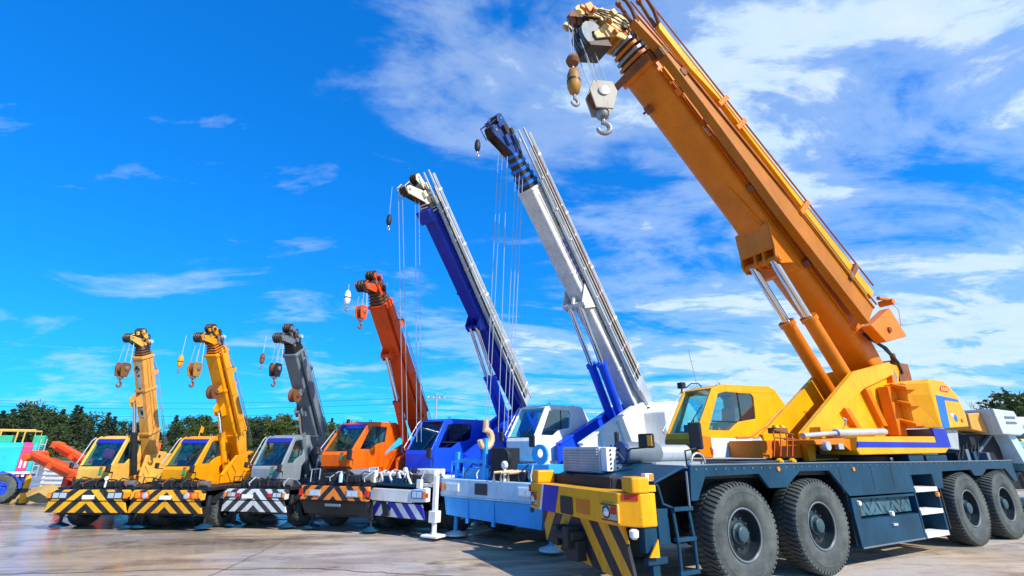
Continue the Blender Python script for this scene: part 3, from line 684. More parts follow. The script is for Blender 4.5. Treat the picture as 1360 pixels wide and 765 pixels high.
def clutter(P, zd, w, k, seed, cols, u0=.12, u1=.75):
    """small gear that lies on the front deck of a carrier"""
    rd = random.Random(seed)
    m = MB(); m.box(u0+.06, u1, -.30*w, -.02*w, zd-.02, zd+.17*k); m.build('battery_box', M['dark'], P, bevel=.012)
    m = MB(); m.box(u0+.10, u1-.05, .06*w, .34*w, zd-.02, zd+.22*k); o = m.build('tool_box', cols[0], P, bevel=.012)
    MB().box(u0+.085, u0+.10, .17*w, .23*w, zd+.10*k, zd+.135*k).build('latch', M['steel'], o)
    m = MB(); m.tube((u0+.2, -.44*w, zd+.10*k), (u0+.2, -.32*w, zd+.10*k), .12*k, n=16); m.build('winch_drum', M['steel'], P, smooth=True)
    for i in range(6):
        y = (-.38+.13*i)*w + rd.uniform(-.05, .05); y2 = y + rd.uniform(-.25, .25)
        hoses(P, [[(u0+.02, y, zd), (u0+.04, y+.04, zd+.10*k), (u0+.18, (y+y2)/2, zd+.25*k+rd.uniform(0, .1)*k), (u1-.1, y2, zd+.20*k), (u1+.1, y2, zd)]], .016, 'rubber' if i % 4 else ('galv' if seed > 2 else 'rust'))
    m = MB(); m.path([(u0, .42*w, zd-.02), (u0, .42*w, zd+.34*k), (u0+.03, .30*w, zd+.36*k), (u0+.03, .30*w, zd)], .014, 6); m.build('grab_rail', cols[1], P, smooth=True)
    m = MB(); m.tube((u0+.04, -.12*w, zd-.02), (u0+.04, -.12*w, zd+.26*k), .035*k, n=10); m.lathe([(.001, .05*k), (.085*k, .03*k), (.085*k, 0), (.05*k, -.03*k)], (u0+.02, -.12*w, zd+.30*k), 'x', 14)
    m.build('round_mirror', M['plastic_white'] if seed in (1, 5, 6) else M['rubber'], P, smooth=True)

def rope_run(P, X, pts, r=.009, n=1, dv=.06, name='hoist_rope'):
    for i in range(n):
        off = (i-(n-1)/2)*dv
        MB().path([(p[0], p[1]+off, p[2]) for p in pts], r, 5).build(name, M['rope'], P)

def rt_crane(c):
    loc = (c['xy'][0], c['xy'][1], 0); rz = R(c['a']+90); w = c['w']; k = c['k']; zd = c['zd']
    P = thing('mobile_crane', c['label'], 'crane', loc, rz, ROW)
    u0, z0, th, h, wb, vc = c['fit']
    chassis(P, w, zd, c['len'], c.get('deck_mat', M['dark']), c['wheels'], c['r'], c['wt'], c.get('rim', M['dark']))
    outrigger(P, c.get('out_u', .42), w*.94, c.get('out_z', .34), c.get('out_mat', M['dark']), c.get('pad_mat', M['navy']), c.get('ext', 0), c.get('jack_r', .05), c.get('pad', .2))
    # front
    c['front'](P, w, c)
    clutter(P, zd, w, k, c['seed'], c['clutter_cols'])
    turret(P, c['uf'], zd, u0, z0, c.get('tk', k), vc, wb, c['turret_mat'], c.get('far_mat'), c.get('rear', 1.0), -1, w*.45, c.get('cw_mat'), c.get('zmid'))
    cb = c['cab']
    cab, q = make_cab(P, cb['y0'], cb['y1'], cb['wb'], cb['wt'], cb['roof'], cb['zb'], c['cab_mat'], cb.get('gl', 'glass'), cb.get('visor', True))
    if 'cab_extra' in c: c['cab_extra'](P, cab, q, cb)
    mirror(P, (cb['wb'][0]-.14, cb['y0']-.02, cb['wb'][1]-.10*k), .15*k+.03, .30*k, (cb['wb'][0]+.08, cb['y0']+.02, cb['zb']+.05))
    mirror(P, (cb['wb'][0]-.12, cb['y1']+.12, cb['wb'][1]+.02*k), .13*k+.03, .24*k, (cb['wb'][0]+.08, cb['y1'], cb['zb']+.1), yaw=R(-15))
    bo = c['boom']
    boom, X, hd = make_boom(P, c['fit'], bo['L0'], bo['m'], bo['tm'], bo['hm'], bo.get('n', 4), bo.get('step', .08), bo.get('w'), bo.get('tb'), bo.get('tt'), bo.get('hl', .5), bo.get('hdrop', .35), bo.get('tw', .9))
    lift_cyl(P, X, bo['cv'], bo['ct'], bo['cb'], bo['cr'], bo['cs'], bo['cm'], bo['m'])
    # rope guide on the back of the boom and the rope down to the winch
    if 'guide' in bo:
        s, t = bo['guide']; tt = hd['tt']; gd = MB(X)
        for v in (-.06, .06): gd.loft([(s-.2*k, v-.012, tt-.02), (s+.2*k, v-.012, tt-.02), (s+.05*k, v-.012, t+.06), (s-.08*k, v-.012, t+.06)], [(s-.2*k, v+.012, tt-.02), (s+.2*k, v+.012, tt-.02), (s+.05*k, v+.012, t+.06), (s-.08*k, v+.012, t+.06)])
        go_ = gd.build('rope_guide', bo['m'], boom)
        sq = MB(X); sheave(sq, s, t-.01, .11*k+.02, -.045, .045); sq.build('sheave', M['rust'], go_, smooth=True)
        top = X(hd['L1']+.2, 0, tt+.02); gp = X(s+.02, 0, t+.09); bot = X(.15, 0, tt+.42*k+.1)
        rope_run(P, X, [top, gp, bot], .010, 2, .05)
    # hanging hooks
    for hk in bo['hooks']:
        s, t, r = hd['sheave'] if not hk.get('at') else (*hk['at'], .05)
        p = X(s, hk.get('v', 0), t); p = (p[0]-hk.get('du', -.06), p[1], p[2])
        if hk.get('ball'):
            rope_run(P, X, [p, (p[0], p[1], p[2]-hk['d']+.34*hk['sc'])], .008, hk.get('n', 1), .05)
            hook_ball(to_world(loc, rz, (p[0], p[1], p[2]-hk['d'])), rz, hk['sc'], hk['mat'], hk['label'], 'auxiliary hooks hanging from the boom tips')
        elif hk.get('block'):
            n = hk.get('n', 2)
            for i in range(n):
                f = (i/(max(1, n-1))-.5)*.30*hk['sc']
                for dx in (-.16*hk['sc'], .16*hk['sc']):
                    rope_run(P, X, [(p[0]+dx*.6, p[1]+f*.6, p[2]), (p[0]+dx, p[1]+f, p[2]-hk['d']+.15*hk['sc'])], .008, 1)
            hook_block(to_world(loc, rz, (p[0], p[1], p[2]-hk['d'])), rz, hk['sc'], hk['mat'], hk['label'], 'hook blocks hanging from the boom tips')
    if 'extra' in c: c['extra'](P, X, hd, boom, c)
    return P, X, hd

M['cream_white'] = paint('cream white head paint', (0.78, 0.72, 0.56), 0.42, 0.55, (0.34, 0.22, 0.08), chips=0.6)
M['block_dark'] = paint('greasy brown block paint', (0.20, 0.085, 0.02), 0.5, 0.6, (0.05, 0.03, 0.02), var=0.5, chips=0.5)
# fronts --------------------------------------------------------------
def front_two_strip(hz):
    def f(P, w, c):
        zu0, zu1, zl0, zl1 = c['bz']; tp = .05
        m = MB(); m.prismx([(-w/2, zu0+.03), (-w/2+.05, zu0), (w/2-.05, zu0), (w/2, zu0+.03), (w/2, zu1-.03), (w/2-.06, zu1), (-w/2+.06, zu1), (-w/2, zu1-.03)], 0, .12)
        b = m.build('bumper', hz, P, bevel=.012)
        m = MB(); m.loft([(.0, -w/2+tp, zl1), (.0, w/2-tp, zl1), (.05, w/2-tp, zl1), (.05, -w/2+tp, zl1)], [(.05, -w/2-.02, zl0), (.05, w/2+.02, zl0), (.10, w/2+.02, zl0), (.10, -w/2-.02, zl0)])
        m.build('hazard_board', hz, P, bevel=.006)
        MB().box(.03, .12, -w/2+.06, w/2-.06, zl1+.003, zu0-.003).build('bumper_gap_strip', M['dark'], b)
        for s in (-1, 1):
            if c['seed'] == 2:      # round twin lamps in a red rimmed housing
                o = MB().box(-.02, .05, s*w*.34-.20, s*w*.34+.20, zu0+.05, zu1-.05).build('headlight', M['boom_orange'], b, bevel=.02)
                for dy in (-.10, .10): MB().lathe([(.001, -.03), (.06, -.02), (.075, 0), (.075, .02)], (-.02, s*w*.34+dy, (zu0+zu1)/2), 'x', 16).build('lamp_lens', M['lamp'] if dy*s < 0 else M['amber_lamp'], o, smooth=True)
            elif c['seed'] == 3:
                o = lampset(b, -.0, s*w*.36, (zu0+zu1)/2, w*.15, (zu1-zu0)*.5, M['navy'], s)
                MB().box(-.03, .02, s*w*.25-.05, s*w*.25+.05, zu0+.07, zu1-.09).build('fog_lamp', M['red_lamp'], b, bevel=.006)
            else: lampset(b, -.0, s*w*.345, (zu0+zu1)/2, w*.20, (zu1-zu0)*.62, M['decal_dark'], s)
        oy = {1: -.02, 2: .0, 3: .10}[c['seed']]*w; MB().box(-.028, -.004, oy-.15, oy+.15, zu0+.04, zu0+.13).build('number_plate', M['plastic_white'], b)
    return f
def front_c4(P, w, c):
    m = MB(); m.box(0, .12, -w/2, w/2, .74, 1.06); b = m.build('bumper', M['haz_orange'], P, bevel=.015)
    for s in (-1, 1): lampset(b, -.002, s*w*.28, .90, w*.17, .15, M['galv'], s)
    for s in (-1, 1): MB().box(-.03, .02, s*w*.49-.05, s*w*.49+.05, .84, .98).build('red_marker', M['red_lamp'], b, bevel=.005)
    m = MB(); m.loft([(.02, -w/2+.02, .735), (.02, w/2-.02, .735), (.10, w/2-.02, .735), (.10, -w/2+.02, .735)], [(.12, -w/2+.1, .42), (.12, w/2-.1, .42), (.2, w/2-.1, .42), (.2, -w/2+.1, .42)])
    m.build('front_skirt', M['dark'], P, bevel=.01)
    MB().box(.0, .05, -.22, .22, .60, .66).build('tow_eye', M['grey'], P, bevel=.01)
def front_c5(P, w, c):
    m = MB(); m.prismx([(-w/2, .78), (-w*.30, .76), (-w*.29, .74), (w*.29, .74), (w*.30, .76), (w/2, .78), (w/2, 1.06), (w*.46, 1.08), (w*.28, 1.02), (-w*.28, 1.02), (-w*.46, 1.08), (-w/2, 1.06)], 0, .14)
    b = m.build('bumper', M['white'], P, bevel=.015)
    for s in (-1, 1):
        lampset(b, -.004, s*w*.375, .93, w*.15, .17, M['mid_blue'], s)
        MB().box(-.02, .05, s*w*.485-.05, s*w*.485+.05, .88, .97).build('side_marker', M['red_lamp'], b, bevel=.004)
    m = MB(); m.loft([(.04, -w*.43, .715), (.04, w*.43, .715), (.08, w*.43, .715), (.08, -w*.43, .715)], [(.09, -w*.46, .40), (.09, w*.46, .40), (.13, w*.46, .40), (.13, -w*.46, .40)])
    m.build('hazard_board', M['haz_blue'], P, bevel=.006)
    m = MB(); m.prismx([(.02*w, .42), (.10*w, .42), (.15*w, .72), (.09*w, .74), (.05*w, .60)], .02, .05); m.build('tow_bracket', M['dark'], P)
    m = MB(); m.box(.02, .30, -w*.31, w*.24, 1.08, 1.14); m.box(.05, .35, -w*.14, w*.02, 1.13, 1.26); m.box(.1, .4, w*.06, w*.2, 1.13, 1.30); m.build('front_winch', M['navy'], P, bevel=.01)
    m = MB(); m.box(.02, .13, w*.28, w*.36, 1.08, 1.42); m.build('hook_post', M['white'], P, bevel=.01); MB().box(.03, .12, -w*.40, -w*.34, 1.06, 1.25).build('hook_post', M['white'], P, bevel=.01)
    # white outrigger post at the right corner of the carrier
    m = MB(); m.box(.12, .22, -w/2-.18, -w/2-.08, .34, 1.34); m.box(.07, .27, -w/2-.23, -w/2-.03, .36, .60); m.tube((.17, -w/2-.13, .10), (.17, -w/2-.13, .40), .055, n=12)
    o = m.build('outrigger_post', M['white'], P, bevel=.01)
    MB().box(-.02, .40, -w/2-.36, -w/2+.10, .07, .12).build('float_pad', M['plastic_white'], o, bevel=.015)
def front_c6(P, w, c):
    m = MB(); m.box(0, .16, -w/2, w/2, .93, 1.28); m.box(.0, .18, -w/2+.01, w/2-.01, .90, .928); b = m.build('bumper', M['pale_blue'], P, bevel=.015)
    for s in (-1, 1): lampset(b, -.004, s*w*.36, 1.11, w*.14, .17, M['plastic_white'], s)
    MB().box(-.012, .01, .06*w-.19, .06*w+.19, .99, 1.22).build('tow_recess', M['decal_dark'], b, bevel=.01)
    for s in (-1, 1): MB().box(-.006, .10, s*w*.497-.03, s*w*.497+.03, 1.0, 1.20).build('corner_marker', M['red_lamp'], b, bevel=.004)
    m = MB(); e = w/2
    m.loft([(.03, -e+.02, .895), (.03, e-.10, .895), (.1, e-.10, .895), (.1, -e+.02, .895)], [(.06, -e+.10, .45), (.06, e-.16, .52), (.13, e-.16, .52), (.13, -e+.10, .45)])
    sk = m.build('front_skirt', M['sky_blue'], P, bevel=.01)
    for y in (.21*w, -.05*w): MB().box(.02, .08, y-.035, y+.035, .40, .895).build('skirt_bracket', M['sky_blue'], sk, bevel=.008)
    MB().tube((.03, -.40*w, .80), (.09, -.40*w, .80), .05, n=14).build('tow_eye', M['decal_dark'], sk)
    # frame with crossbars that carries the resting hook
    m = MB()
    for y in (.40*w, .10*w): m.box(.20, .28, y-.05, y+.05, 1.26, 1.86 if y > .2*w else 2.15)
    m.box(.21, .27, .10*w, .40*w, 1.62, 1.70); m.box(.21, .27, .10*w, .40*w, 1.34, 1.39)
    m.build('hook_rest', M['sky_blue'], P, bevel=.008); MB().box(.3, .9, -.48*w, -.20*w, 1.26, 1.62).build('tool_box', M['sky_blue'], P, bevel=.01)
    n = 14; rr = MB(); out = [(-.40*w + .20*cos(2*PI*i/n), 1.82 + .20*sin(2*PI*i/n)) for i in range(n)]; inn = [(-.40*w + .09*cos(2*PI*i/n), 1.84 + .09*sin(2*PI*i/n)) for i in range(n)]
    vs = [(.30, *p) for p in out] + [(.30, *p) for p in inn] + [(.36, *p) for p in out] + [(.36, *p) for p in inn]; fs = []
    for i in range(n):
        j = (i+1) % n; fs += [(i, j, n+j, n+i), (2*n+i, 2*n+j, 3*n+j, 3*n+i), (i, j, 2*n+j, 2*n+i), (n+i, n+j, 3*n+j, 3*n+i)]
    rr.add(vs, fs); rr.build('lifting_ring', M['sky_blue'], P)

def decals(boom, X, items, w, name='boom_lettering', side=True):
    for (s0, s1, t0, t1, mat, seed) in items:
        m = MB(X); rd = random.Random(seed); v = -w-.030
        cs, ct = (s1-s0), (t1-t0)
        for i in range(4):   # worn, unreadable character strokes
            a = s0 + cs*(.08+.24*i); m.box(a, a+cs*.10, v, v+.004, t0+ct*rd.uniform(0, .15), t1-ct*rd.uniform(0, .15))
        for i in range(2):
            b = t0 + ct*(.18+.45*i); m.box(s0+cs*rd.uniform(0, .15), s1-cs*rd.uniform(0, .2), v-.001, v+.003, b, b+ct*.14)
        m.build(name, mat, boom)

def jib_side(P, X, s0, s1, v, t0, t1, m, t0e=None, t1e=None, th=.05, rods=True, tines=.4, rodm=None):
    """folded fly jib stowed along the near side of the boom, forked at the tip"""
    t0e = t0 if t0e is None else t0e; t1e = t1 if t1e is None else t1e
    j = MB(X)
    j.loft([(s0, v-th, t0), (s0, v+th, t0), (s0, v+th, t1), (s0, v-th, t1)], [(s1, v-th, t0e), (s1, v+th, t0e), (s1, v+th, t1e), (s1, v-th, t1e)])
    for t_, te in ((t0, t0e), (t1, t1e)):
        j.loft([(s0-.05, v-th-.02, t_-.025), (s0-.05, v+th+.02, t_-.025), (s0-.05, v+th+.02, t_+.025), (s0-.05, v-th-.02, t_+.025)],
               [(s1+tines, v-.02, te-.03), (s1+tines, v+.02, te-.03), (s1+tines, v+.02, te+.03), (s1+tines, v-.02, te+.03)])
    jo = j.build('fly_jib', m, P, bevel=.006)
    n = max(3, int((s1-s0)/.9))
    for i in range(n):
        f = (i+.5)/n; s = s0+(s1-s0)*f; a = t0+(t0e-t0)*f; b = t1+(t1e-t1)*f
        MB(X).box(s-.03, s+.03, v-th-.018, v+th+.018, a-.02, b+.02).build('jib_band', rodm or m, jo)
    if rods:
        rr = MB(X)
        for dt in (.09, .16):
            rr.tube((s0+.4, v-th*.6, t1+dt), (s1+tines*.8, v-th*.6, t1e+dt), .022, n=8)
        for i in range(5):
            s = s0+.5+(s1-s0-.4)*i/4; f = (s-s0)/(s1-s0); rr.box(s-.035, s+.035, v-th*.6-.03, v-th*.6+.03, t1+(t1e-t1)*f, t1+(t1e-t1)*f+.19)
        rr.build('jib_rod', rodm or m, jo)
    return jo

# ------------------------------------------------------------------ crane 1: cream with yellow / black chevrons
def ex1(P, X, hd, boom, c):
    d = MB(X); w = c['fit'][4]; tb = hd['tb']
    d.box(2.05, 2.85, -w*.36, w*.36, tb-.010, tb-.004); d.build('underside_plate', M['galv'], boom); d = MB(X).box(1.25, 1.95, -w*.36, w*.36, tb-.010, tb-.004); d.build('underside_plate', M['galv'], boom)
    q = MB(X); rd = random.Random(4)
    for i in range(26):
        s = 1.28 + 1.5*rd.random(); v = rd.uniform(-w*.30, w*.22)
        q.box(s, s+rd.uniform(.03, .09), v, v+rd.uniform(.02, .06), tb-.016, tb-.011)
    o = q.build('underside_lettering', M['decal_dark'], boom); o['kind'] = 'stuff'
    # pink pad added behind the screen to stand in for a pinkish reflection
    cb = c['cab']; m = MB(); y = cb['y0']+.45; m.rbox((cb['wb'][0]+.30, y, cb['wb'][1]+.30), (.05, .30, .24), Matrix.Rotation(R(12), 3, 'X')); m.rbox((cb['wb'][0]+.285, y-.02, cb['wb'][1]+.28), (.04, .16, .13), Matrix.Rotation(R(-20), 3, 'X'))
    o = m.build('reflection_pad', M['pink'], P, bevel=.03)
def cabx(P, cab, q, cb):
    # small sticker and lamp on the lower front panel, roof beacon
    a = q(1.06, 2.0); MB().box(a[0]-.006, a[0]+.03, cb['y0']+.22, cb['y0']+.30, cb['wb'][1]-.22, cb['wb'][1]-.08).build('inspection_sticker', M['decal_green'], cab)
    MB().box(a[0]-.008, a[0]+.03, cb['y0']+.22, cb['y0']+.30, cb['wb'][1]-.08, cb['wb'][1]-.03).build('inspection_sticker', M['decal_red'], cab)
    t = q(1.80, 3.24); MB().lathe([(.05, -.03), (.05, .05), (.02, .08)], (t[0]+.1, cb['y1']-.1, t[1]+.02), 'z', 10).build('work_lamp', M['dark'], cab, smooth=True)
small = dict(len=4.6, wheels=(1.05, 3.35), r=.43, wt=.30, k=.62, bz=(.70, .95, .42, .675), zd=1.02, clutter_cols=(M['dark'], M['dark']))
rt_crane(dict(small, xy=(-10.65, 12.77), a=-2, w=2.06, seed=1, fit=(1.683, 1.721, 1.144, .183, .156, -.105), uf=1.15, tk=.50, turret_mat=M['cream'], cab_mat=M['cream'], front=front_two_strip(M['haz_yellow']),
  label='cream mobile crane with a tan boom, leftmost in the row, yellow and black chevron bumper', extra=ex1, cab_extra=cabx,
  cab=dict(y0=.05, y1=.95, wb=(.57, 1.50), wt=(.85, 2.19), roof=.75, zb=1.10),
  boom=dict(L0=3.0, m=M['tan'], tm=M['rust'], hm=M['cream'], n=4, step=.07, hl=.48, hdrop=.34, cv=(.06,), ct=(1.75, -.34), cb=(1.25, 1.25), cr=.075, cs=.42, cm=M['dark'], guide=(2.43, .36),
   hooks=[dict(block=1, d=.84, sc=.62, n=2, mat=M['block_dark'], label='brown and yellow hook block hanging under the tan boom tip of the leftmost crane')])))
def ex2(P, X, hd, boom, c):
    w = c['fit'][4]; rod = MB(X)
    jib_side(P, X, .9, 3.4, -w-.10, -.16, .06, c['boom']['m'], -.12, .02, .03, False, .2)
    dk = MB(X); sheave(dk, 2.40, hd['tb']-.20, .20, -.09, .09); dk.lathe([(.06,-.12),(.06,.12)], (2.40, 0, hd['tb']-.20), 'y', 10); o = dk.build('guide_roller', M['rust'], boom, smooth=True)
    b = MB(X)
    for v in (-.11, .11): b.loft([(2.30, v-.01, hd['tb']+.02), (2.52, v-.01, hd['tb']+.02), (2.44, v-.01, hd['tb']-.22), (2.36, v-.01, hd['tb']-.22)], [(2.30, v+.01, hd['tb']+.02), (2.52, v+.01, hd['tb']+.02), (2.44, v+.01, hd['tb']-.22), (2.36, v+.01, hd['tb']-.22)])
    b.build('roller_bracket', c['boom']['m'], boom)
def ex2b(P, X, hd, boom, c):
    ex2(P, X, hd, boom, c); w = c['fit'][4]; cb = c['cab']
    m = MB(); m.path([(cb['wt'][0]+.1, .45, 2.2), (cb['wt'][0]+.12, .42, 2.55)], .012, 5); m.prism([(cb['wt'][0]+.10, 2.38), (cb['wt'][0]+.12, 2.55), (cb['wt'][0]+.22, 2.50), (cb['wt'][0]+.2, 2.36)], .415, .425); m.build('yellow_flag', M['yellow'], P)
    decals(boom, X, [(3.0, 3.14, .08, .19, M['decal_dark'], 3), (2.72, 2.86, .08, .19, M['decal_dark'], 5), (2.14, 2.26, .08, .19, M['decal_dark'], 8), (2.40, 2.58, .06, .21, M['decal_green'], 6)], w)
rt_crane(dict(small, xy=(-8.6, 12.66), a=-5, w=1.92, seed=2, fit=(2.467, 1.711, .968, .231, .185, -.126), uf=1.40, tk=.58, turret_mat=M['amber'], cab_mat=M['amber'], front=front_two_strip(M['haz_amber']),
  label='amber yellow mobile crane second from the left, green mark on its boom side', extra=ex2b, cab_extra=cabx,
  cab=dict(y0=-.03, y1=.86, wb=(.76, 1.49), wt=(1.16, 2.19), roof=.85, zb=1.08),
  boom=dict(L0=3.45, m=M['amber'], tm=M['boom_yellow'], hm=M['amber'], n=4, step=.07, hl=.52, hdrop=.36, cv=(.05,), ct=(1.75, -.36), cb=(2.0, 1.25), cr=.085, cs=.35, cm=M['amber'], guide=(2.67, .48),
   hooks=[dict(block=1, d=.84, sc=.62, n=2, mat=M['block_dirty'], label='yellow black hook block hanging under the amber boom tip of the second crane'),
          dict(ball=1, d=.70, sc=.48, v=.22, n=1, du=.22, mat=M['amber'], label='small yellow auxiliary hook hanging left of the hook block at the amber boom tip')])))
rt_crane(dict(small, xy=(-6.56, 12.95), a=-10, w=1.80, seed=3, fit=(2.65, 1.71, .941, .237, .21, -.12), uf=2.0, tk=.55, turret_mat=M['grey'], cab_mat=M['pale_cab'], front=front_two_strip(M['haz_white']),
  label='grey mobile crane third from the left, white and black chevron bumper', extra=ex2, cab_extra=cabx,
  cab=dict(y0=-.12, y1=.78, wb=(.78, 1.50), wt=(1.16, 2.22), roof=.80, zb=1.08),
  boom=dict(L0=3.6, m=M['grey'], tm=M['dark'], hm=M['grey'], n=4, step=.07, hl=.54, hdrop=.36, cv=(.05,), ct=(1.80, -.38), cb=(2.1, 1.25), cr=.085, cs=.35, cm=M['grey'], guide=(2.80, .50),
   hooks=[dict(block=1, d=.86, sc=.60, n=2, mat=M['dark'], label='black hook block hanging under the grey boom tip of the third crane'),
          dict(ball=1, d=.62, sc=.46, v=.24, n=1, du=.22, mat=M['rust'], label='small brown auxiliary hook hanging left of the black hook block')])))
# ------------------------------------------------------------------ crane 4: orange
def ex4(P, X, hd, boom, c):
    w = c['fit'][4]
    jib_side(P, X, 1.3, 5.0, -w-.11, -.20, .08, M['boom_orange'], -.14, .04, .035, False, .25)
    m = MB(); m.lathe([(.05, 0), (.05, .18), (.02, .22), (.02, .26)], (.16, -.05, 1.14), 'z', 12); m.build('water_bottle', M['pale_blue'], P, smooth=True)
rt_crane(dict(small, xy=(-4.37, 12.43), a=-18, w=1.95, seed=4, k=.8, len=5.6, wheels=(1.3, 4.4), r=.48, wt=.34, zd=1.16, fit=(4.153, 2.066, .868, .259, .257, -.237), uf=1.9, tk=.8, zmid=1.62, turret_mat=M['orange'], cab_mat=M['orange'], front=front_c4, clutter_cols=(M['dark'], M['galv']),
  label='orange mobile crane in the middle of the row between the grey and the blue crane', extra=ex4, cab_extra=cabx,
  cab=dict(y0=.0, y1=.92, wb=(.58, 1.87), wt=(1.19, 2.58), roof=1.42, zb=1.42),
  boom=dict(L0=5.15, m=M['boom_orange'], tm=M['rust'], hm=M['boom_orange'], n=4, step=.09, hl=.62, hdrop=.45, cv=(.05,), ct=(3.60, -.42), cb=(3.3, 1.6), cr=.12, cs=.42, cm=M['boom_orange'], guide=(4.13, .80),
   hooks=[dict(block=1, d=.72, sc=.62, n=2, mat=M['boom_orange'], label='dark red hook block hanging under the orange boom tip'),
          dict(ball=1, d=.40, sc=.62, v=.26, n=1, du=.26, mat=M['plastic_white'], label='white auxiliary hook hanging left of the orange boom tip')])))
# ------------------------------------------------------------------ crane 5: royal blue on a white carrier
def ex5(P, X, hd, boom, c):
    w = c['boom']['w']; vv = -w-.12
    jib_side(P, X, .55, 8.35, vv, -.16, .30, M['silver'], .02, .30, .045, True, .75, M['boom_white'])
    for i, t in enumerate((-.06, .03, .12, .21)): m = MB(X); m.tube((.8, vv-.065, t), (8.6, vv-.065, t*.5+.12), .020, n=6); m.build('jib_rod', (M['iron'], M['boom_white'], M['galv'], M['boom_white'])[i], P)
    j2 = MB(X); j2.box(7.7, 8.1, -w-.03, w+.03, -.42, -.20); j2.build('collar_skirt', M['boom_blue'], boom, bevel=.01)
    pts0 = X(8.95, .05, -.75)
    for i, (du, dv, bt, bz) in enumerate(((0, .12, 2.1, 2.1), (.05, .02, 2.15, 2.1), (.55, -.02, 2.2, 2.1), (.62, -.10, 2.25, 2.1))):
        rope_run(P, X, [(pts0[0]+du, pts0[1]+dv, pts0[2]), (bt-1.6+.5*du, .1+dv, bz)], .009)
    hoses(P, [[(.15, -.5+.3*i, 1.1), (.05, -.45+.3*i, 1.32+.05*(i % 2)), (.3, -.2+.25*i, 1.40), (.7, -.1+.22*i, 1.25)] for i in range(4)], .03, 'white', 'hose')
    m = MB(); m.box(.35, 1.3, -.95, .75, 1.16, 1.30); m.box(.5, .9, -.9, -.3, 1.28, 1.46); m.build('hose_tray', M['white'], P, bevel=.02)
rt_crane(dict(small, xy=(-2.89, 12.15), a=-31, w=2.2, seed=5, k=.85, len=7.2, wheels=(1.5, 5.4), r=.55, wt=.40, zd=1.18, deck_mat=M['white'], rim=M['white'], fit=(6.252, 3.098, .787, .284, .246, -.125), uf=2.3, tk=1.0, zmid=1.75, turret_mat=M['blue'], cab_mat=M['blue'], front=front_c5, clutter_cols=(M['white'], M['white']),
  label='royal blue mobile crane on a white carrier with blue and white striped bumper', extra=ex5, pad_mat=M['navy'], cw_mat=M['white'],
  cab=dict(y0=.08, y1=1.0, wb=(1.50, 1.90), wt=(2.0, 2.68), roof=1.95, zb=1.32, gl='dark_glass', visor=False),
  boom=dict(L0=7.9, w=.21, tb=-.284, tt=.20, m=M['boom_blue'], tm=M['white'], hm=M['cream_white'], n=4, step=.09, hl=.95, hdrop=.62, cv=(-.10, .14), ct=(4.1, -.50), cb=(5.5, 2.0), cr=.10, cs=.40, cm=M['blue'], tw=.95,
   hooks=[dict(ball=1, d=1.05, sc=.5, v=.20, n=1, du=.35, mat=M['dark'], label='small black ball hook hanging under the white boom head of the blue crane')])))
# ------------------------------------------------------------------ crane 6: white upper works, light blue carrier
def ex6(P, X, hd, boom, c):
    w = c['boom']['w']; vv = -w-.14
    jib_side(P, X, .95, 8.9, vv, -.10, .42, M['silver'], .12, .44, .06, True, .95, M['boom_white'])
    for i, t in enumerate((.02, .12, .22, .33)): m = MB(X); m.tube((1.2, vv-.082, t), (9.3, vv-.082, t*.6+.16), .022, n=6); m.build('jib_rod', (M['boom_white'], M['iron'], M['boom_white'], M['rust'])[i], P)
    for s_ in (2.6, 4.0, 5.4, 6.8): MB(X).box(s_, s_+1.0, vv-.075, vv-.055, .26, .34).build('jib_slot', M['iron'], P)
    jh = MB(X); jh.loft([(.15, vv-.09, .40), (.2, vv-.09, .0), (1.0, vv-.09, -.08), (1.1, vv-.09, .46)], [(.15, vv+.09, .40), (.2, vv+.09, .0), (1.0, vv+.09, -.08), (1.1, vv+.09, .46)]); jh.build('jib_head', M['galv'], P, bevel=.02)
    for i in range(8):
        decals(boom, X, [(6.35-.24*i, 6.53-.24*i, -.16, .02, M['decal_blue'], 20+i)], w)
    b = MB(X)
    for s, t in ((5.0, .05), (3.3, .0), (6.9, .1), (1.9, .05)): b.box(s, s+.12, -w-.10, -w+.01, t, t+.14)
    b.build('jib_latch', M['rust'], boom, bevel=.006)
    # slim upper boom head beyond the nested sections
    p0 = X(9.45, 0, -.5)
    for i, (du, dv, e) in enumerate(((-.1, .1, .0), (0, .04, .05), (.10, -.05, .3), (.55, 0, .55), (.62, -.08, .6), (.70, -.14, .65))):
        rope_run(P, X, [(p0[0]+du, p0[1]+dv, p0[2]), (.30+e, .28+dv, 2.3)], .009)
    m = MB(); hk = hook_curve(.30, .12*c['w'], 2.15, .26, .075); hk.build('resting_hook', M['hook_sand'], P, smooth=True)
    m = MB(); m.box(.20, .75, -.30, .10, 1.45, 1.95); m.tube((.18, -.25, 1.75), (.3, -.25, 1.75), .2, n=18); m.build('hook_cradle', M['dark'], P, bevel=.02)
    hoses(P, [[(.1, -.1-.2*i, 1.3), (.0, -.2-.2*i, 1.45), (.5, -.6-.15*i, 1.5), (.9, -.9, 1.35)] for i in range(3)], .03, 'hook_sand', 'hose')
    # white machinery house behind the turret plates
    m = MB(); m.prism([(6.9, 1.72), (6.9, 3.05), (7.6, 3.42), (9.2, 3.46), (9.75, 3.2), (9.8, 1.72)], -1.25, 1.1); m.build('machinery_house', M['white'], P, bevel=.04)
    gd = MB(X); gd.tube((.1, -.1, .62), (.1, .25, .62), .16, n=16); gd.box(-.2, .25, -.2, -.15, .2, .75); gd.build('winch', M['galv'], P, bevel=.01)
M['navy_blue'] = paint('dark blue head paint', (0.02, 0.06, 0.24), 0.36, 0.4, chips=0.5)
M['hook_sand'] = paint('sand and orange hook paint', (0.72, 0.50, 0.28), 0.5, 0.5, (0.4, 0.12, 0.03), chips=0.6)
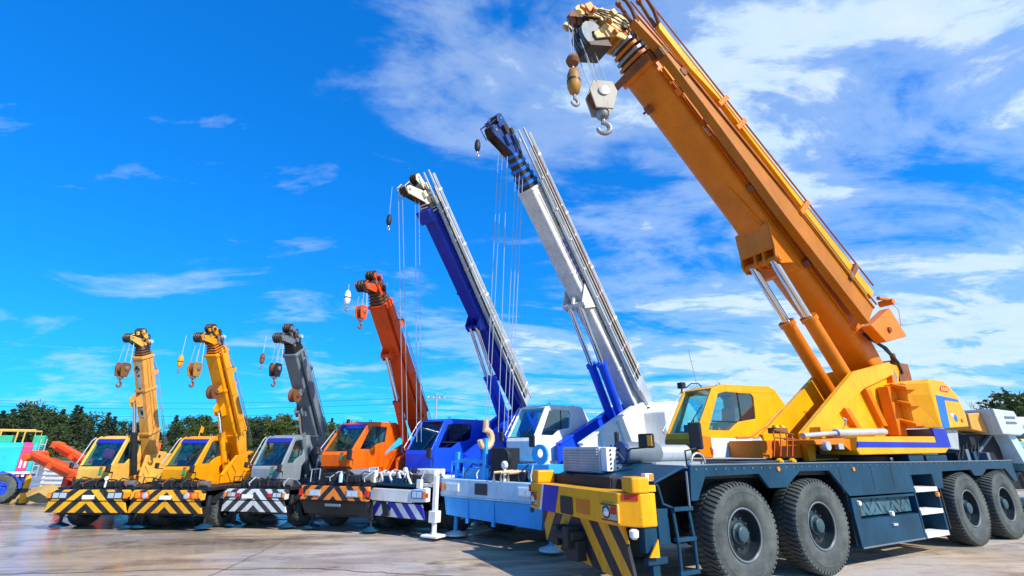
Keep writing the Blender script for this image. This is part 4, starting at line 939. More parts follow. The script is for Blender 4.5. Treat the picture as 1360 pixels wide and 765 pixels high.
rt_crane(dict(small, xy=(-.53, 10.80), a=-40, w=2.95, seed=6, k=1.0, len=8.0, wheels=(1.9, 5.9), r=.66, wt=.50, zd=1.30, deck_mat=M['sky_blue'], rim=M['sky_blue'], fit=(7.257, 3.145, .797, .345, .3, -.136), uf=3.0, tk=1.15, zmid=2.05, turret_mat=M['white'], far_mat=M['blue'], cab_mat=M['white'], front=front_c6, out_z=.5, out_mat=M['sky_blue'], pad_mat=M['plastic_white'], ext=.03, pad=.26, jack_r=.07, clutter_cols=(M['sky_blue'], M['sky_blue']),
  label='white mobile crane with blue lift rams on a light blue carrier', extra=ex6, cw_mat=M['white'],
  cab=dict(y0=.45, y1=1.38, wb=(2.28, 2.22), wt=(2.82, 3.02), roof=1.75, zb=1.62, visor=False),
  boom=dict(L0=8.3, w=.26, tb=-.345, tt=.25, m=M['boom_white'], tm=M['mid_blue'], hm=M['navy_blue'], n=5, step=.21, hl=1.25, hdrop=.26, cv=(-.16, .20), ct=(4.6, -.60), cb=(6.2, 2.2), cr=.135, cs=.42, cm=M['blue'], tw=.92,
   hooks=[dict(ball=1, d=.62, sc=.55, v=.12, n=1, du=.42, mat=M['dark'], label='small dark ball hook hanging under the blue boom tip of the white crane')])))
# ------------------------------------------------------------------ crane 7: the big yellow four-axle crane in front
def big_crane():
    a7 = 1.0985
    loc = (3.4734 - 1.4*cos(a7), 7.6965 + 1.4*sin(a7), 0); rz = PI/2 - a7
    Y = M['yellow']; BY = M['boom_yellow']; NV = M['navy']; DK = M['dark']
    P = thing('truck_crane', 'large yellow four axle crane on a dark navy carrier in the right foreground', 'crane', loc, rz, ROW)
    # --- wheels
    for u in (0.0, 1.88, 7.16, 8.93):
        for s in (-1, 1): wheel(P, u, s*1.17, .725, .46, M['rim_dark'], s)
    for u in (0.0, 1.88, 7.16, 8.93):
        ax = MB(); ax.tube((u, -1.0, .725), (u, 1.0, .725), .12, n=12); ax.lathe([(.28, -.2), (.34, 0), (.28, .2)], (u, 0, .725), 'y', 16); ax.build('axle', DK, P, smooth=True)
    
    # --- frame and deck
    m = MB(); m.box(-1.75, 10.0, -.48, .48, .85, 1.52); m.box(-1.0, 9.7, -1.30, 1.30, 1.50, 1.60); m.box(-1.72, -.9, -.5, 1.2, 1.30, 1.50); m.build('chassis', DK, P, bevel=.01)
    m = MB(); m.box(-.98, 9.72, -1.34, 1.34, 1.603, 1.66); m.build('deck', NV, P, bevel=.008)
    fas = [(-1.0, 1.70), (-1.05, 1.23), (-.92, 1.23), (-.72, 1.54), (.47, 1.555), (.67, 1.34), (1.09, 1.34), (1.50, 1.57), (2.32, 1.57), (2.78, 1.14), (4.96, 1.13), (4.93, 1.44), (5.80, 1.44), (5.82, 1.16), (6.14, 1.16), (6.26, 1.48), (7.56, 1.49), (7.68, 1.36), (8.04, 1.36), (8.34, 1.49), (9.30, 1.48), (9.62, 1.20), (9.80, 1.20), (9.78, 1.66), (5.2, 1.67)]
    for s, y0, y1 in ((-1, -1.40, -1.345), (1, 1.345, 1.40)):
        m = MB(); m.prism(fas, y0, y1); o = m.build('side_panel', NV, P, bevel=.006)
        # bright worn edge rail along the top, small lamps
        MB().path([(-1.0, s*1.405, 1.705), (2.3, s*1.405, 1.70), (5.2, s*1.405, 1.675), (9.78, s*1.405, 1.662)], .013, 6).build('edge_rail', M['grey'], o)
        for u in (.95, 3.05): MB().lathe([(.035, -.02), (.035, .015), (.02, .03)], (u, s*1.40, 1.62 if u < 2 else 1.58), 'y', 10).build('side_lamp', M['amber_lamp'], o)
    # panel seams and bolts along the near side
    for u in (-.15, 1.42, 2.62, 3.62, 4.3, 6.9):
        z0_, z1_ = (1.60, 1.68) if u in (-.15, 1.42) or u > 6 else (1.20, 1.66)
        MB().box(u-.006, u+.006, -1.4035, -1.399, z0_, z1_).build('panel_seam', M['rubber'], P)
    bl = MB()
    for i in range(52):
        u = -.9 + .205*i; bl.tube((u, -1.398, 1.645), (u, -1.412, 1.645), .013, n=6)
    o = bl.build('side_bolts', M['grey'], P); o['kind'] = 'stuff'
    # inner wheel arch skirts
    MB().box(2.78, 2.84, -1.34, 1.34, .35, 1.5).build('splash_plate', DK, P); MB().box(6.1, 6.15, -1.34, 1.34, .4, 1.5).build('splash_plate', DK, P)
    # --- side tool box with recessed middle, steps
    m = MB(); m.prism([(2.80, 1.105), (2.80, .77), (2.84, .30), (4.95, .31), (4.92, .755), (2.98, .755), (2.97, 1.08), (4.92, 1.06), (4.92, 1.105)], -1.395, -.55)
    m.box(2.99, 4.91, -1.30, -1.22, .78, 1.08)
    bx = m.build('side_box', NV, P, bevel=.006)
    m = MB()
    n = 26
    for j in range(2):
        pts = [(3.14 + 1.72*i/n, -1.315 - .012*sin(i*2.1+j), .80 + .26*(.5+.5*sin(i*.8 + j*2.0))) for i in range(n+1)]
        m.path(pts, .010, 5)
    m.box(3.13, 4.86, -1.312, -1.304, .795, 1.06); m.build('mesh_panel', M['mesh_blue'], bx)
    MB().box(2.99, 3.12, -1.34, -1.31, .79, 1.07).build('box_recess', M['rubber'], bx)
    for u, z in ((3.0, 1.02), (3.98, .80)): MB().lathe([(.04, -.03), (.045, .02), (.02, .035)], (u, -1.395, z), 'y', 10).build('clearance_lamp', M['plastic_white'], bx)
    MB().box(2.86, 4.93, -1.405, -1.395, .31, .335).build('edge_strip', M['grey'], bx)
    MB().box(3.9, 4.05, -1.43, -1.394, .60, .64).build('handle', M['galv'], bx)
    MB().box(4.955, 5.0, -1.395, -.75, .30, 1.44).build('step_side', NV, P, bevel=.005); MB().box(5.85, 5.92, -1.395, -.75, .30, 1.44).build('step_side', NV, P, bevel=.005)
    MB().box(5.0, 5.85, -.80, -.75, .32, 1.44).build('step_back', M['rubber'], P)
    for z in (.36, .76, 1.165): MB().box(5.002, 5.848, -1.41, -1.12, z-.045, z+.035).build('step', M['plastic_white'], P, bevel=.006)
    MB().lathe([(.045, -.02), (.05, .02), (.02, .04)], (5.78, -1.42, 1.06), 'y', 10).build('side_lamp', M['amber_lamp'], P)
    # --- front bumper
    m = MB(); m.plan([(-2.10, 1.38), (-2.10, -1.06), (-1.88, -1.30), (-1.62, -1.30), (-1.62, 1.40), (-2.05, 1.42)], .93, 1.35)
    b = m.build('bumper', Y, P, bevel=.018)
    for y, e in ((-1.18, .135), (1.26, .115)): MB().plan([(-2.06 if y > 0 else -2.0, y+e), (-2.06 if y > 0 else -2.0, y-e*.7), (-1.92, y-e), (-1.72, y-e), (-1.72, y+e)], 1.352, 1.56).build('bumper_tower', Y, b, bevel=.025)
    MB().loft([(-2.104, .42, 1.348), (-2.104, .90, 1.348), (-2.10, .90, 1.348), (-2.10, .42, 1.348)], [(-2.104, .56, .932), (-2.104, 1.0, .932), (-2.10, 1.0, .932), (-2.10, .56, .932)]).build('blue_stripe', M['deep_blue'], b)
    for y0, y1 in ((.90, .96),): MB().loft([(-2.104, y0+.002, 1.348), (-2.104, y1, 1.348), (-2.10, y1, 1.348), (-2.10, y0+.002, 1.348)], [(-2.104, y0+.102, .932), (-2.104, y1+.10, .932), (-2.10, y1+.10, .932), (-2.10, y0+.102, .932)]).build('white_stripe', M['plastic_white'], b)
    m = MB(); m.prismx([(.03, .97), (.03, 1.19), (.06, 1.21), (.36, 1.21), (.38, 1.18), (.38, .97), (.35, .95), (.06, .95)], -2.112, -2.102); m.build('tow_hole', M['rubber'], b)
    m = MB(); m.prismx([(-.42, 1.0), (-.42, 1.2), (-.06, 1.2), (-.06, 1.0)], -2.106, -2.101); m.build('number_plate_mount', BY, b)
    for y, w_ in ((-.90, .38), (1.22, .24)):
        m = MB(); m.box(-2.125, -2.09, y-w_/2, y+w_/2, .97, 1.21); o = m.build('headlight', M['cream'], b, bevel=.008)
        MB().box(-2.131, -2.12, y-w_*.46, y+w_*.46, 1.175, 1.20).build('lamp_trim', M['rust'], o); MB().box(-2.131, -2.12, y-w_*.46, y+w_*.46, .98, .997).build('lamp_trim', M['rust'], o)
        MB().lathe([(.001, -.02), (.05, -.015), (.062, 0), (.062, .01)], (-2.13, y+w_*.16, 1.09), 'x', 18).build('lamp_lens', M['lamp'], o, smooth=True)
        MB().lathe([(.066, -.004), (.082, -.004), (.082, .01), (.066, .01)], (-2.13, y+w_*.16, 1.09), 'x', 18, closed=True).build('lamp_bezel', M['rubber'], o)
        MB().box(-2.134, -2.12, y-w_*.42, y-w_*.10, 1.08, 1.165).build('turn_signal', M['red_lamp'], o); MB().box(-2.134, -2.12, y-w_*.42, y-w_*.10, 1.01, 1.075).build('turn_signal', M['galv'], o)
    m = MB(); m.rbox((-1.985, -1.195, 1.30), (.012, .22, .075), Matrix.Rotation(R(42.5), 3, 'Z')); m.build('corner_marker', M['red_lamp'], b, bevel=.004)
    m = MB(); m.box(-2.116, -2.09, 1.385, 1.425, 1.20, 1.31); m.build('corner_marker', M['red_lamp'], b, bevel=.004)
    # --- chevron board under the bumper, leaning back a little
    m = MB(); m.loft([(-2.02, -1.04, .925), (-2.02, 1.10, .925), (-1.97, 1.10, .925), (-1.97, -1.04, .925)], [(-1.98, -1.20, .22), (-1.98, .30, .33), (-1.93, .30, .33), (-1.93, -1.20, .22)])
    m.loft([(-2.019, .30, .925), (-2.019, 1.10, .925), (-1.97, 1.10, .925), (-1.97, .30, .925)], [(-1.99, .301, .33), (-1.99, 1.04, .46), (-1.94, 1.04, .46), (-1.94, .301, .33)])
    hb = m.build('hazard_board', M['haz_big'], P)
    m = MB(); m.box(-2.22, -1.98, -.10, .52, .62, .74); m.box(-2.26, -2.0, -.02, .12, .50, .80); m.box(-2.24, -2.0, .30, .46, .50, .78); m.box(-2.16, -1.98, -.12, .18, .34, .62); m.tube((-2.2, .02, .66), (-2.2, .44, .66), .06, n=12)
    m.build('tow_coupling', M['rubber'], P, bevel=.015)
    MB().lathe([(.03, -.05), (.06, -.02), (.065, .05), (.04, .07)], (-1.98, -1.22, .84), 'z', 12).build('fog_lamp', M['plastic_white'], P, smooth=True)
    # --- near front corner: posts, yellow plate, ladder
    m = MB(); m.box(-1.84, -1.62, -1.27, -1.14, .62, 1.34); m.box(-1.60, -1.40, -1.28, -1.18, .70, 1.14); m.path([(-1.62, -1.25, 1.46), (-1.52, -1.25, 1.44), (-1.46, -1.26, 1.20), (-1.30, -1.28, 1.14)], .02, 8); m.box(-1.84, -1.50, -1.30, -1.22, .48, .56); m.box(-1.74, -1.62, -1.27, -1.15, .15, .50)
    m.build('step_bracket', NV, P, bevel=.006)
    MB().prism([(-1.86, .585), (-1.69, .575), (-1.69, .79)], -1.36, -1.34).build('yellow_plate', Y, P)
    m = MB(); m.box(-1.88, -1.60, -1.30, -1.16, 1.365, 1.45); m.build('amber_marker', Y, P, bevel=.008)
    m = MB(); m.box(-1.74, -1.60, -1.27, -1.18, 1.50, 1.60); o = m.build('marker_lamp', M['plastic_white'], P, bevel=.006); MB().box(-1.68, -1.598, -1.276, -1.19, 1.51, 1.595).build('lamp_lens', M['amber_lamp'], o)
    m = MB()
    for u in (-1.36, -1.06): m.path([(u, -1.33, 1.15), (u+.02, -1.36, .72), (u+.02, -1.36, .33)], .024, 8)
    lad = m.build('ladder', NV, P)
    for z in (1.14, .76, .36): MB().box(-1.38, -1.02, -1.39, -1.31, z-.03, z+.02).build('rung', NV, lad, bevel=.006)
    m = MB(); m.path([(-1.05, -1.36, 1.62), (-1.08, -1.38, 1.18), (-1.04, -1.37, 1.12)], .016, 6); m.build('hand_rail', M['grey'], P)
    # sloping front deck plate
    m = MB(); m.loft([(-1.62, -1.30, 1.46), (-1.62, 1.2, 1.46), (-1.62, 1.2, 1.49), (-1.62, -1.30, 1.49)], [(-1.02, -1.30, 1.66), (-1.02, 1.2, 1.66), (-1.02, 1.2, 1.70), (-1.02, -1.30, 1.70)]); m.build('front_deck', NV, P, bevel=.006)
    # --- grey radiator box and round drum at the front
    m = MB(); m.box(-1.55, -1.22, .02, 1.12, 1.54, 1.96); rb = m.build('radiator_housing', M['galv'], P, bevel=.02)
    for i in range(9): MB().box(-1.575, -1.548, .05, 1.09, 1.565+.043*i, 1.590+.043*i).build('louvre', M['galv'], rb, bevel=.006)
    m = MB(); m.box(-1.52, -1.2, -.14, .018, 1.58, 1.95); o = m.build('filter_box', M['plastic_white'], P, bevel=.012)
    for i in range(5):
        for j in range(2): MB().lathe([(.016, -.02), (.016, .004)], (-1.44+.13*j, -.14, 1.63+.07*i), 'y', 8).build('louvre_hole', M['rubber'], o)
    m = MB(); m.box(-1.50, -1.22, .08, 1.08, 1.46, 1.54); m.build('radiator_foot', M['rubber'], P)
    m = MB(); m.lathe([(.16, -.50), (.175, -.47), (.175, .25), (.15, .30)], (-.75, -.17, 1.87), 'x', 24); d = m.build('air_drum', M['grey'], P, smooth=True); MB().lathe([(.001, -.53), (.17, -.525), (.182, -.51), (.182, -.44)], (-.75, -.17, 1.87), 'x', 24).build('drum_lid', M['drum_blue'], d, smooth=True)
    MB().path([(-1.28, -.02, 1.99), (-1.29, -.16, 1.88), (-1.28, -.30, 1.76)], .012, 6).build('drum_latch', M['galv'], d)
    m = MB(); m.lathe([(.12, -.5), (.14, -.45), (.14, .5), (.1, .55)], (-.15, -.05, 1.86), 'x', 18); m.box(-.9, .3, -.5, .2, 1.64, 1.72); m.build('silencer', M['galv'], P, smooth=True)
    # --- mirrors
    mirror(P, (-.62, -1.22, 2.12), .20, .40, (-.85, -1.2, 1.68), yaw=R(28))
    mm = MB(); mm.box(-.60, -.585, -1.17, -1.10, 1.97, 2.26); mm.build('mirror_bracket', Y, P)
    mirror(P, (-1.15, -.70, 2.05), .28, .22, (-1.2, -.1, 1.75), yaw=R(15)); mirror(P, (-1.15, .02, 2.10), .10, .22, (-1.2, .2, 1.8), yaw=R(-10))
    m = MB(); m.box(-1.17, -1.16, -.84, -.74, 1.97, 2.13); m.build('mirror_bracket', Y, P)
    m = MB(); m.path([(.10 + .16*cos(t) + .0, -.55, 1.70 + .16*sin(t)) for t in [PI*i/8 for i in range(9)]], .02, 8); m.build('hand_rail', M['galv'], P)
    # --- cab on the far side of the boom
    cab, q = make_cab(P, .30, 1.12, (1.10, 2.22), (1.70, 3.14), 1.86, 2.14, Y, 'glass', False, rail=True)
    m = MB(); m.prism([(1.10, 2.20), (1.02, 2.05), (1.06, 1.90), (1.20, 1.76), (1.45, 1.76), (1.45, 2.16), (1.30, 2.18)], .29, 1.13); m.build('cab_nose', BY, cab, bevel=.02)
    m = MB(); m.box(1.455, 2.70, .288, 1.11, 1.765, 2.138); m.box(1.455, 2.75, .283, .288, 1.985, 1.992); wp = m.build('cab_base', M['plastic_white'], cab, bevel=.008)
    for i in range(12):
        for z in (1.84, 2.06): MB().lathe([(.008, -.005), (.008, .004)], (1.55+.1*i, .288, z), 'y', 6).build('rivet', M['galv'], wp)
    MB().prism([(1.40, 1.96), (1.47, 1.92), (1.46, 1.82), (1.42, 1.82)], .275, .289).build('red_sticker', M['decal_red'], cab)
    MB().box(1.10, 1.20, .27, .285, 2.0, 2.12).build('inspection_sticker', M['decal_green'], cab)
    m = MB(); m.path([(3.86, .29, 2.80), (3.2, .285, 2.40), (2.60, .285, 2.16), (2.20, .285, 2.15)], .022, 6); m.build('body_crease', BY, cab)
    m = MB(); m.rbox((1.62, 1.05, 3.27), (.12, .14, .13), Matrix.Identity(3)); m.path([(1.62, 1.05, 3.2), (1.60, 1.05, 3.10)], .02, 6); m.path([(1.7, 1.0, 3.22), (1.85, .98, 3.32), (2.05, .95, 3.33), (2.15, .95, 3.25)], .014, 6); m.build('work_lamp', DK, cab, bevel=.008)
    m = MB(); m.path([(2.0, .95, 3.25), (1.92, .95, 3.75), (1.86, .95, 4.1)], .006, 5); m.build('antenna', M['steel'], cab)
    # --- slewing base, turret plates
    m = MB(); m.lathe([(.95, 0), (.95, .12), (.85, .12), (.85, 0)], (4.9, -.1, 1.66), 'z', 36, closed=True); m.box(3.1, 6.9, -.62, .42, 1.74, 1.9); m.build('slewing_ring', DK, P)
    plate = [(2.97, 1.70), (2.95, 2.22), (5.26, 3.60), (6.96, 3.96), (7.55, 3.90), (7.36, 3.62), (6.86, 2.38), (6.7, 1.76)]
    for v, flip in ((-.58, -1), (.22, 1)):
        m = MB(); m.prism(plate, v-.02, v+.02); tp = m.build('turret_plate', Y, P, bevel=.006)
        m = MB()     # broad flange band along the leading and top edge
        e = [(2.95, 2.22), (5.26, 3.60), (6.96, 3.96)]; i_ = [(3.10, 2.05), (5.55, 3.24), (7.02, 3.66)]
        y0, y1 = (v-.09, v-.021) if flip < 0 else (v+.021, v+.09)
        for k in range(2):
            m.loft([(e[k][0], y0, e[k][1]), (e[k+1][0], y0, e[k+1][1]), (i_[k+1][0], y0, i_[k+1][1]), (i_[k][0], y0, i_[k][1])], [(e[k][0], y1, e[k][1]), (e[k+1][0], y1, e[k+1][1]), (i_[k+1][0], y1, i_[k+1][1]), (i_[k][0], y1, i_[k][1])])
        m.build('plate_flange', Y, tp, bevel=.006)
        for (p, q_, wd) in (((4.62, 2.76), (4.92, 2.36), .12), ((5.62, 3.22), (6.0, 2.42), .12), ((6.90, 3.62), (6.62, 2.42), .10)):
            MB().loft([(p[0]-wd, y0-.05, p[1]), (p[0]+wd*.4, y0-.05, p[1]), (p[0]+wd*.4, y1, p[1]), (p[0]-wd, y1, p[1])], [(q_[0]-wd, y0-.05, q_[1]), (q_[0]+wd*.4, y0-.05, q_[1]), (q_[0]+wd*.4, y1, q_[1]), (q_[0]-wd, y1, q_[1])]).build('stiffening_rib', BY, tp, bevel=.004)
        MB().lathe([(.06, -.03), (.075, 0), (.06, .03)], (6.45, y0-.03, 2.74), 'y', 12).build('pin', M['steel'], tp)
    m = MB(); m.prism([(2.3, 1.76), (2.28, 2.08), (2.95, 2.10), (2.98, 1.76)], -.585, .2); m.box(1.92, 2.32, -.45, .26, 1.76, 2.08); m.build('turret_front', BY, P, bevel=.01)
    m = MB(); m.prism([(2.95, 1.70), (2.93, 2.10), (3.25, 2.10), (3.15, 1.70)], -.70, -.60); m.box(3.2, 5.2, -.88, -.60, 2.0, 2.34); m.build('turret_gusset', Y, P, bevel=.006)
    m = MB(); m.tube((7.0, -.66, 3.6), (7.0, .30, 3.6), .16, n=18); m.build('boom_pivot_pin', M['steel'], P, smooth=True)
    # valves and pipes in front of the turret
    for u in (1.62, 1.80, 1.98, 2.14): MB().path([(u+.12, -.88, 2.25-.05*(u > 1.9)), (u+.10, -.90, 2.1), (u, -.90, 1.80)], .014, 6).build('hand_rail', M['boom_orange'], P)
    m = MB(); m.path([(1.72, -.9, 2.26), (2.30, -.9, 2.18)], .016, 6); m.path([(1.72, -.9, 2.12), (2.32, -.9, 2.10)], .014, 6); m.box(1.85, 2.2, -.86, -.70, 2.20, 2.30); m.build('valve_rail', M['rust'], P)
    for u in (1.98, 2.16): MB().lathe([(.07, 0), (.075, .08), (.05, .13)], (u, -.78, 2.22), 'z', 12).build('valve_body', Y, P, smooth=True)
    for u in (1.72, 2.08): MB().lathe([(.07, 0), (.07, .03), (.03, .07)], (u, -.92, 1.70), 'z', 10).build('rail_foot', Y, P)
    # --- low side box with the blue stripe, jib stay cylinders on top
    m = MB(); m.prism([(3.40, 1.90), (3.52, 2.15), (6.95, 2.19), (7.05, 1.98), (6.75, 1.84), (3.46, 1.82)], -1.36, -.62); lb = m.build('side_locker', Y, P, bevel=.02)
    m = MB(); m.prism([(3.42, 1.955), (3.47, 2.06), (6.45, 2.06), (6.45, 1.955)], -1.368, -1.35); m.build('blue_stripe', M['deep_blue'], lb)
    m = MB(); m.prism([(6.451, 1.955), (6.451, 2.352), (7.03, 2.352), (7.05, 1.955)], -1.368, -1.30); m.build('blue_stripe', M['deep_blue'], lb)
    m = MB(); m.prism([(2.32, 2.08), (2.36, 2.0), (3.18, 2.0), (3.40, 1.88), (3.46, 2.1), (3.2, 2.12)], -1.25, -.7); m.build('locker_nose', BY, P, bevel=.012)
    MB().lathe([(.08, -.06), (.095, 0), (.08, .06), (.04, .07)], (2.62, -1.25, 1.98), 'y', 16).build('sheave', M['galv'], P, smooth=True); MB().box(3.0, 3.16, -1.27, -1.2, 1.92, 2.02).build('gauge', M['galv'], P)
    m = MB(); m.tube((2.34, -1.05, 2.16), (3.42, -1.05, 2.22), .045, n=12); m.tube((3.42, -1.05, 2.22), (5.14, -1.05, 2.27), .07, n=14); m.tube((3.38, -1.05, 2.21), (3.46, -1.05, 2.22), .085, n=14); m.build('stay_cylinder', M['silver'], P, smooth=True)
    m = MB(); m.path([(4.0, -.9, 2.35), (4.02, -.95, 2.5), (3.9, -.95, 2.52)], .02, 6); m.build('lever', M['galv'], P)
    # --- counterweight, climbing plates
    cwp = [(6.50, 2.36), (6.52, 3.10), (6.56, 3.38), (6.82, 3.45), (7.62, 3.46), (8.10, 3.16), (8.26, 2.7), (8.22, 2.42)]
    m = MB(); c2 = [(6.90, 2.36), (6.86, 3.10), (6.88, 3.38), (6.98, 3.45)] + cwp[4:]; m.loft([(x, -1.36, z) for x, z in c2], [(x, -1.02, z) for x, z in cwp]); m.prism(cwp, -1.019, 1.30); cw = m.build('counterweight', Y, P, bevel=.02)
    m = MB(); m.loft([(7.03, -1.366, 3.10), (7.40, -1.366, 3.08), (7.40, -1.355, 3.08), (7.03, -1.355, 3.10)], [(6.93, -1.366, 2.37), (7.28, -1.366, 2.38), (7.28, -1.355, 2.38), (6.93, -1.355, 2.37)]); m.prism([(7.401, 3.08), (8.05, 3.04), (8.08, 2.985), (7.37, 3.0)], -1.366, -1.355); m.build('light_blue_stripe', M['mid_blue'], cw)
    m = MB(); m.prism([(7.30, 3.20), (7.34, 3.29), (7.44, 3.33), (7.70, 3.33), (7.78, 3.26), (7.66, 3.18)], -1.366, -1.355); o = m.build('maker_mark', M['decal_red'], cw)
    m = MB()
    for i in range(4): m.box(7.38+.09*i, 7.43+.09*i, -1.370, -1.364, 3.215, 3.30)
    m.build('mark_print', M['cream'], o)
    m = MB(); m.lathe([(.001, -.004), (.085, -.004), (.085, .01), (.001, .01)], (7.68, -1.362, 2.60), 'y', 18); m.build('round_mark', M['mid_blue'], cw); MB().prism([(7.46, 2.68), (7.56, 2.72), (7.74, 2.63), (7.66, 2.57)], -1.364, -1.355).build('mark_print', M['pale_blue'], cw)
    MB().lathe([(.04, -.03), (.045, .01)], (7.95, -1.36, 2.56), 'y', 10).build('side_lamp', M['amber_lamp'], cw)
    m = MB(); m.prism([(6.95, 2.36), (7.0, 1.95), (7.85, 1.9), (8.05, 2.36)], -1.2, 1.2); m.build('counterweight_foot', M['galv'], P, bevel=.02)
    m = MB(); m.box(6.15, 6.50, -.86, -.62, 2.20, 3.30); hs_ = m.build('winch_housing', BY, P, bevel=.02)
    for z in (2.50, 2.93, 3.30): m = MB(); m.loft([(6.28, -1.16, z-.10), (6.82, -1.16, z-.08), (6.78, -.84, z+.02), (6.30, -.84, z+.02)], [(6.28, -1.16, z-.04), (6.82, -1.16, z-.02), (6.78, -.84, z+.08), (6.30, -.84, z+.08)]); m.build('climbing_step', BY, P, bevel=.006)
    # winch and hoses at the top rear
    m = MB(); m.tube((7.7, -.5, 3.85), (7.7, .3, 3.85), .26, n=20); m.box(7.4, 8.0, -.60, -.5, 3.5, 4.0); m.box(7.4, 8.0, .3, .4, 3.5, 4.0); m.box(7.5, 7.6, -.56, -.46, 3.9, 4.25); m.build('hoist_winch', M['rust'], P, bevel=.01)
    hoses(P, [[(6.3+.08*i, -.58, 4.62-.05*i), (7.0+.06*i, -.60, 4.34), (7.45, -.62, 4.02), (7.55, -.62, 3.72)] for i in range(3)], .035, 'rubber')
    # --- deck gear behind the turret
    rd = random.Random(9); m = MB()
    m.box(6.0, 6.9, -1.3, -.7, 1.66, 1.80); m.box(5.3, 5.9, -1.3, -1.0, 1.66, 1.86); m.build('outrigger_box', NV, P, bevel=.012)
    for i in range(7):
        u = 8.0 + .24*i; m = MB(); m.box(u, u+.16, -1.2+rd.uniform(0, .3), -.7, 1.66, 1.78+rd.uniform(0, .16)); m.build('valve_block', M['grey'] if i % 2 else M['navy'], P, bevel=.01)
    hoses(P, [[(7.9+.2*i, -1.1, 1.7), (8.0+.2*i, -1.15, 1.95+.05*(i % 3)), (8.3+.2*i, -1.0, 1.92), (8.4+.2*i, -.8, 1.7)] for i in range(6)], .022, 'rubber')
    m = MB(); m.box(9.3, 9.9, -1.2, 1.2, 1.10, 1.66); m.build('rear_crossmember', DK, P, bevel=.01)
    # --- boom
    X = bxf(7.0, 3.6, .794, -.10)
    b = MB(X); w = .46; tb, tt = -.22, .58
    section(b, .0, 1.6, .36, tb, .30, w, tb, .50, .6); section(b, 1.602, 9.75, w, tb, .50, w, tb, tt, .6)
    boom = b.build('boom', BY, P, smooth=True)
    c = MB(X); section(c, 9.60, 9.88, w+.06, tb-.10, tt+.04, ch=.6); c.build('boom_collar', BY, boom, bevel=.01)
    c = MB(X); c.box(9.70, 9.86, -w-.10, w+.10, tb-.16, tb-.05); c.box(9.62, 9.88, -w-.12, -w-.05, tb+.1, tb+.4); c.build('collar_pad', M['rust'], boom, bevel=.01)
    m = MB(X); m.lathe([(.2, -.01), (.2, .01)], (9.2, -w-.01, .18), 'y', 20); m.build('access_cover', Y, boom)
    # weld seams round the boom, warning label plates
    for s_ in (2.6, 5.0, 7.0, 8.3): m = MB(X); section(m, s_, s_+.022, w+.004, tb-.004, tt+.004, ch=.6); m.build('weld_seam', BY, boom)
    m = MB(X); m.box(7.45, 7.75, -w-.006, -w-.001, -.02, .12); m.build('warning_label', M['plastic_white'], boom); m = MB(X); m.box(7.66, 7.74, -w-.009, -w-.006, .0, .10); m.build('warning_label', M['decal_red'], boom)
    # hydraulic pipes and brackets along the boom
    m = MB(X)
    for t in (.0, .07): m.tube((1.4, -w-.03, t), (9.4, -w-.03, t+.02), .014, n=6)
    m.build('hydraulic_pipe', BY, boom)
    for s in (8.72, 5.87, 3.6):
        m = MB(X); m.box(s-.06, s+.06, -w-.30, -w+.01, .02, .12); m.box(s-.09, s+.09, -w-.14, -w+.005, -.08, .20); m.tube((s, -w-.3, .07), (s, -w-.3, .3), .03, n=8); m.build('jib_bracket', M['rust'] if s < 8 else BY, boom, bevel=.008)
    m = MB(X); m.box(8.75, 8.95, w*.3, w*.3+.12, tb-.14, tb+.02); m.tube((8.85, w*.3-.08, tb-.12), (8.85, w*.3+.2, tb-.12), .03, n=8); m.build('under_bracket', M['rust'], boom)
    # raised reinforcement that carries the lift rams
    m = MB(X); m.loft([(3.55, -w-.02, tb-.005), (6.2, -w*.5, tb-.005), (6.2, w*.5, tb-.005), (3.55, w+.02, tb-.005)], [(3.7, -w-.03, tb-.16), (5.6, -w*.45, tb-.03), (5.6, w*.45, tb-.03), (3.7, w+.03, tb-.16)])
    m.build('ram_saddle', BY, boom, bevel=.012)
    m = MB(X)
    for v in (-.46, -.16, .06, .42): m.loft([(3.75, v-.022, tb+.05), (5.0, v-.022, tb-.02), (4.52, v-.022, tb-.40), (4.38, v-.022, tb-.58), (4.15, v-.022, tb-.58)], [(3.75, v+.022, tb+.05), (5.0, v+.022, tb-.02), (4.52, v+.022, tb-.40), (4.38, v+.022, tb-.58), (4.15, v+.022, tb-.58)])
    m.loft([(5.02, -.44, tb-.03), (4.54, -.44, tb-.40), (4.54, .40, tb-.40), (5.02, .40, tb-.03)], [(4.96, -.44, tb-.03), (4.48, -.44, tb-.40), (4.48, .40, tb-.40), (4.96, .40, tb-.03)]); m.tube((4.26, -.50, tb-.48), (4.26, .46, tb-.48), .085, n=14); m.build('cylinder_lug', BY, boom, bevel=.008)
    lift_cyl(P, X, (-.30, .24), (4.26, tb-.48), (6.05, 2.6), .16, .36, BY)
    # nested sections, alternately yellow and steel
    k = .90; s = 9.88
    for i in range(5):
        m = MB(X); ww = w*k; d = (tt-tb)*(1-k)*.5
        section(m, s, s+.07, ww*.84, tb+d+.04, tt-d-.04, ch=.6)
        m.build('boom_section', M['iron'], boom, bevel=.008); m = MB(X); section(m, s+.071, s+.15, ww, tb+d, tt-d, ch=.6); m.build('boom_collar', BY if i % 2 == 0 else M['steel'], boom, bevel=.008); s += .15; k *= .93
    # head: heavy cheeks drooping forward, main sheaves below, aux sheave at the nose
    hd = MB(X); v0 = .25
    poly = [(10.55, .36), (10.95, .50), (11.18, .24), (11.48, -.40), (11.64, -.78), (11.60, -.94), (11.44, -.96), (11.20, -.42), (11.02, -.16), (10.92, -.92), (10.78, -.94), (10.62, -.30), (10.45, -.10)]
    for sg in (-1, 1): hd.loft([(a, sg*v0-.022, t) for a, t in poly], [(a, sg*v0+.022, t) for a, t in poly])
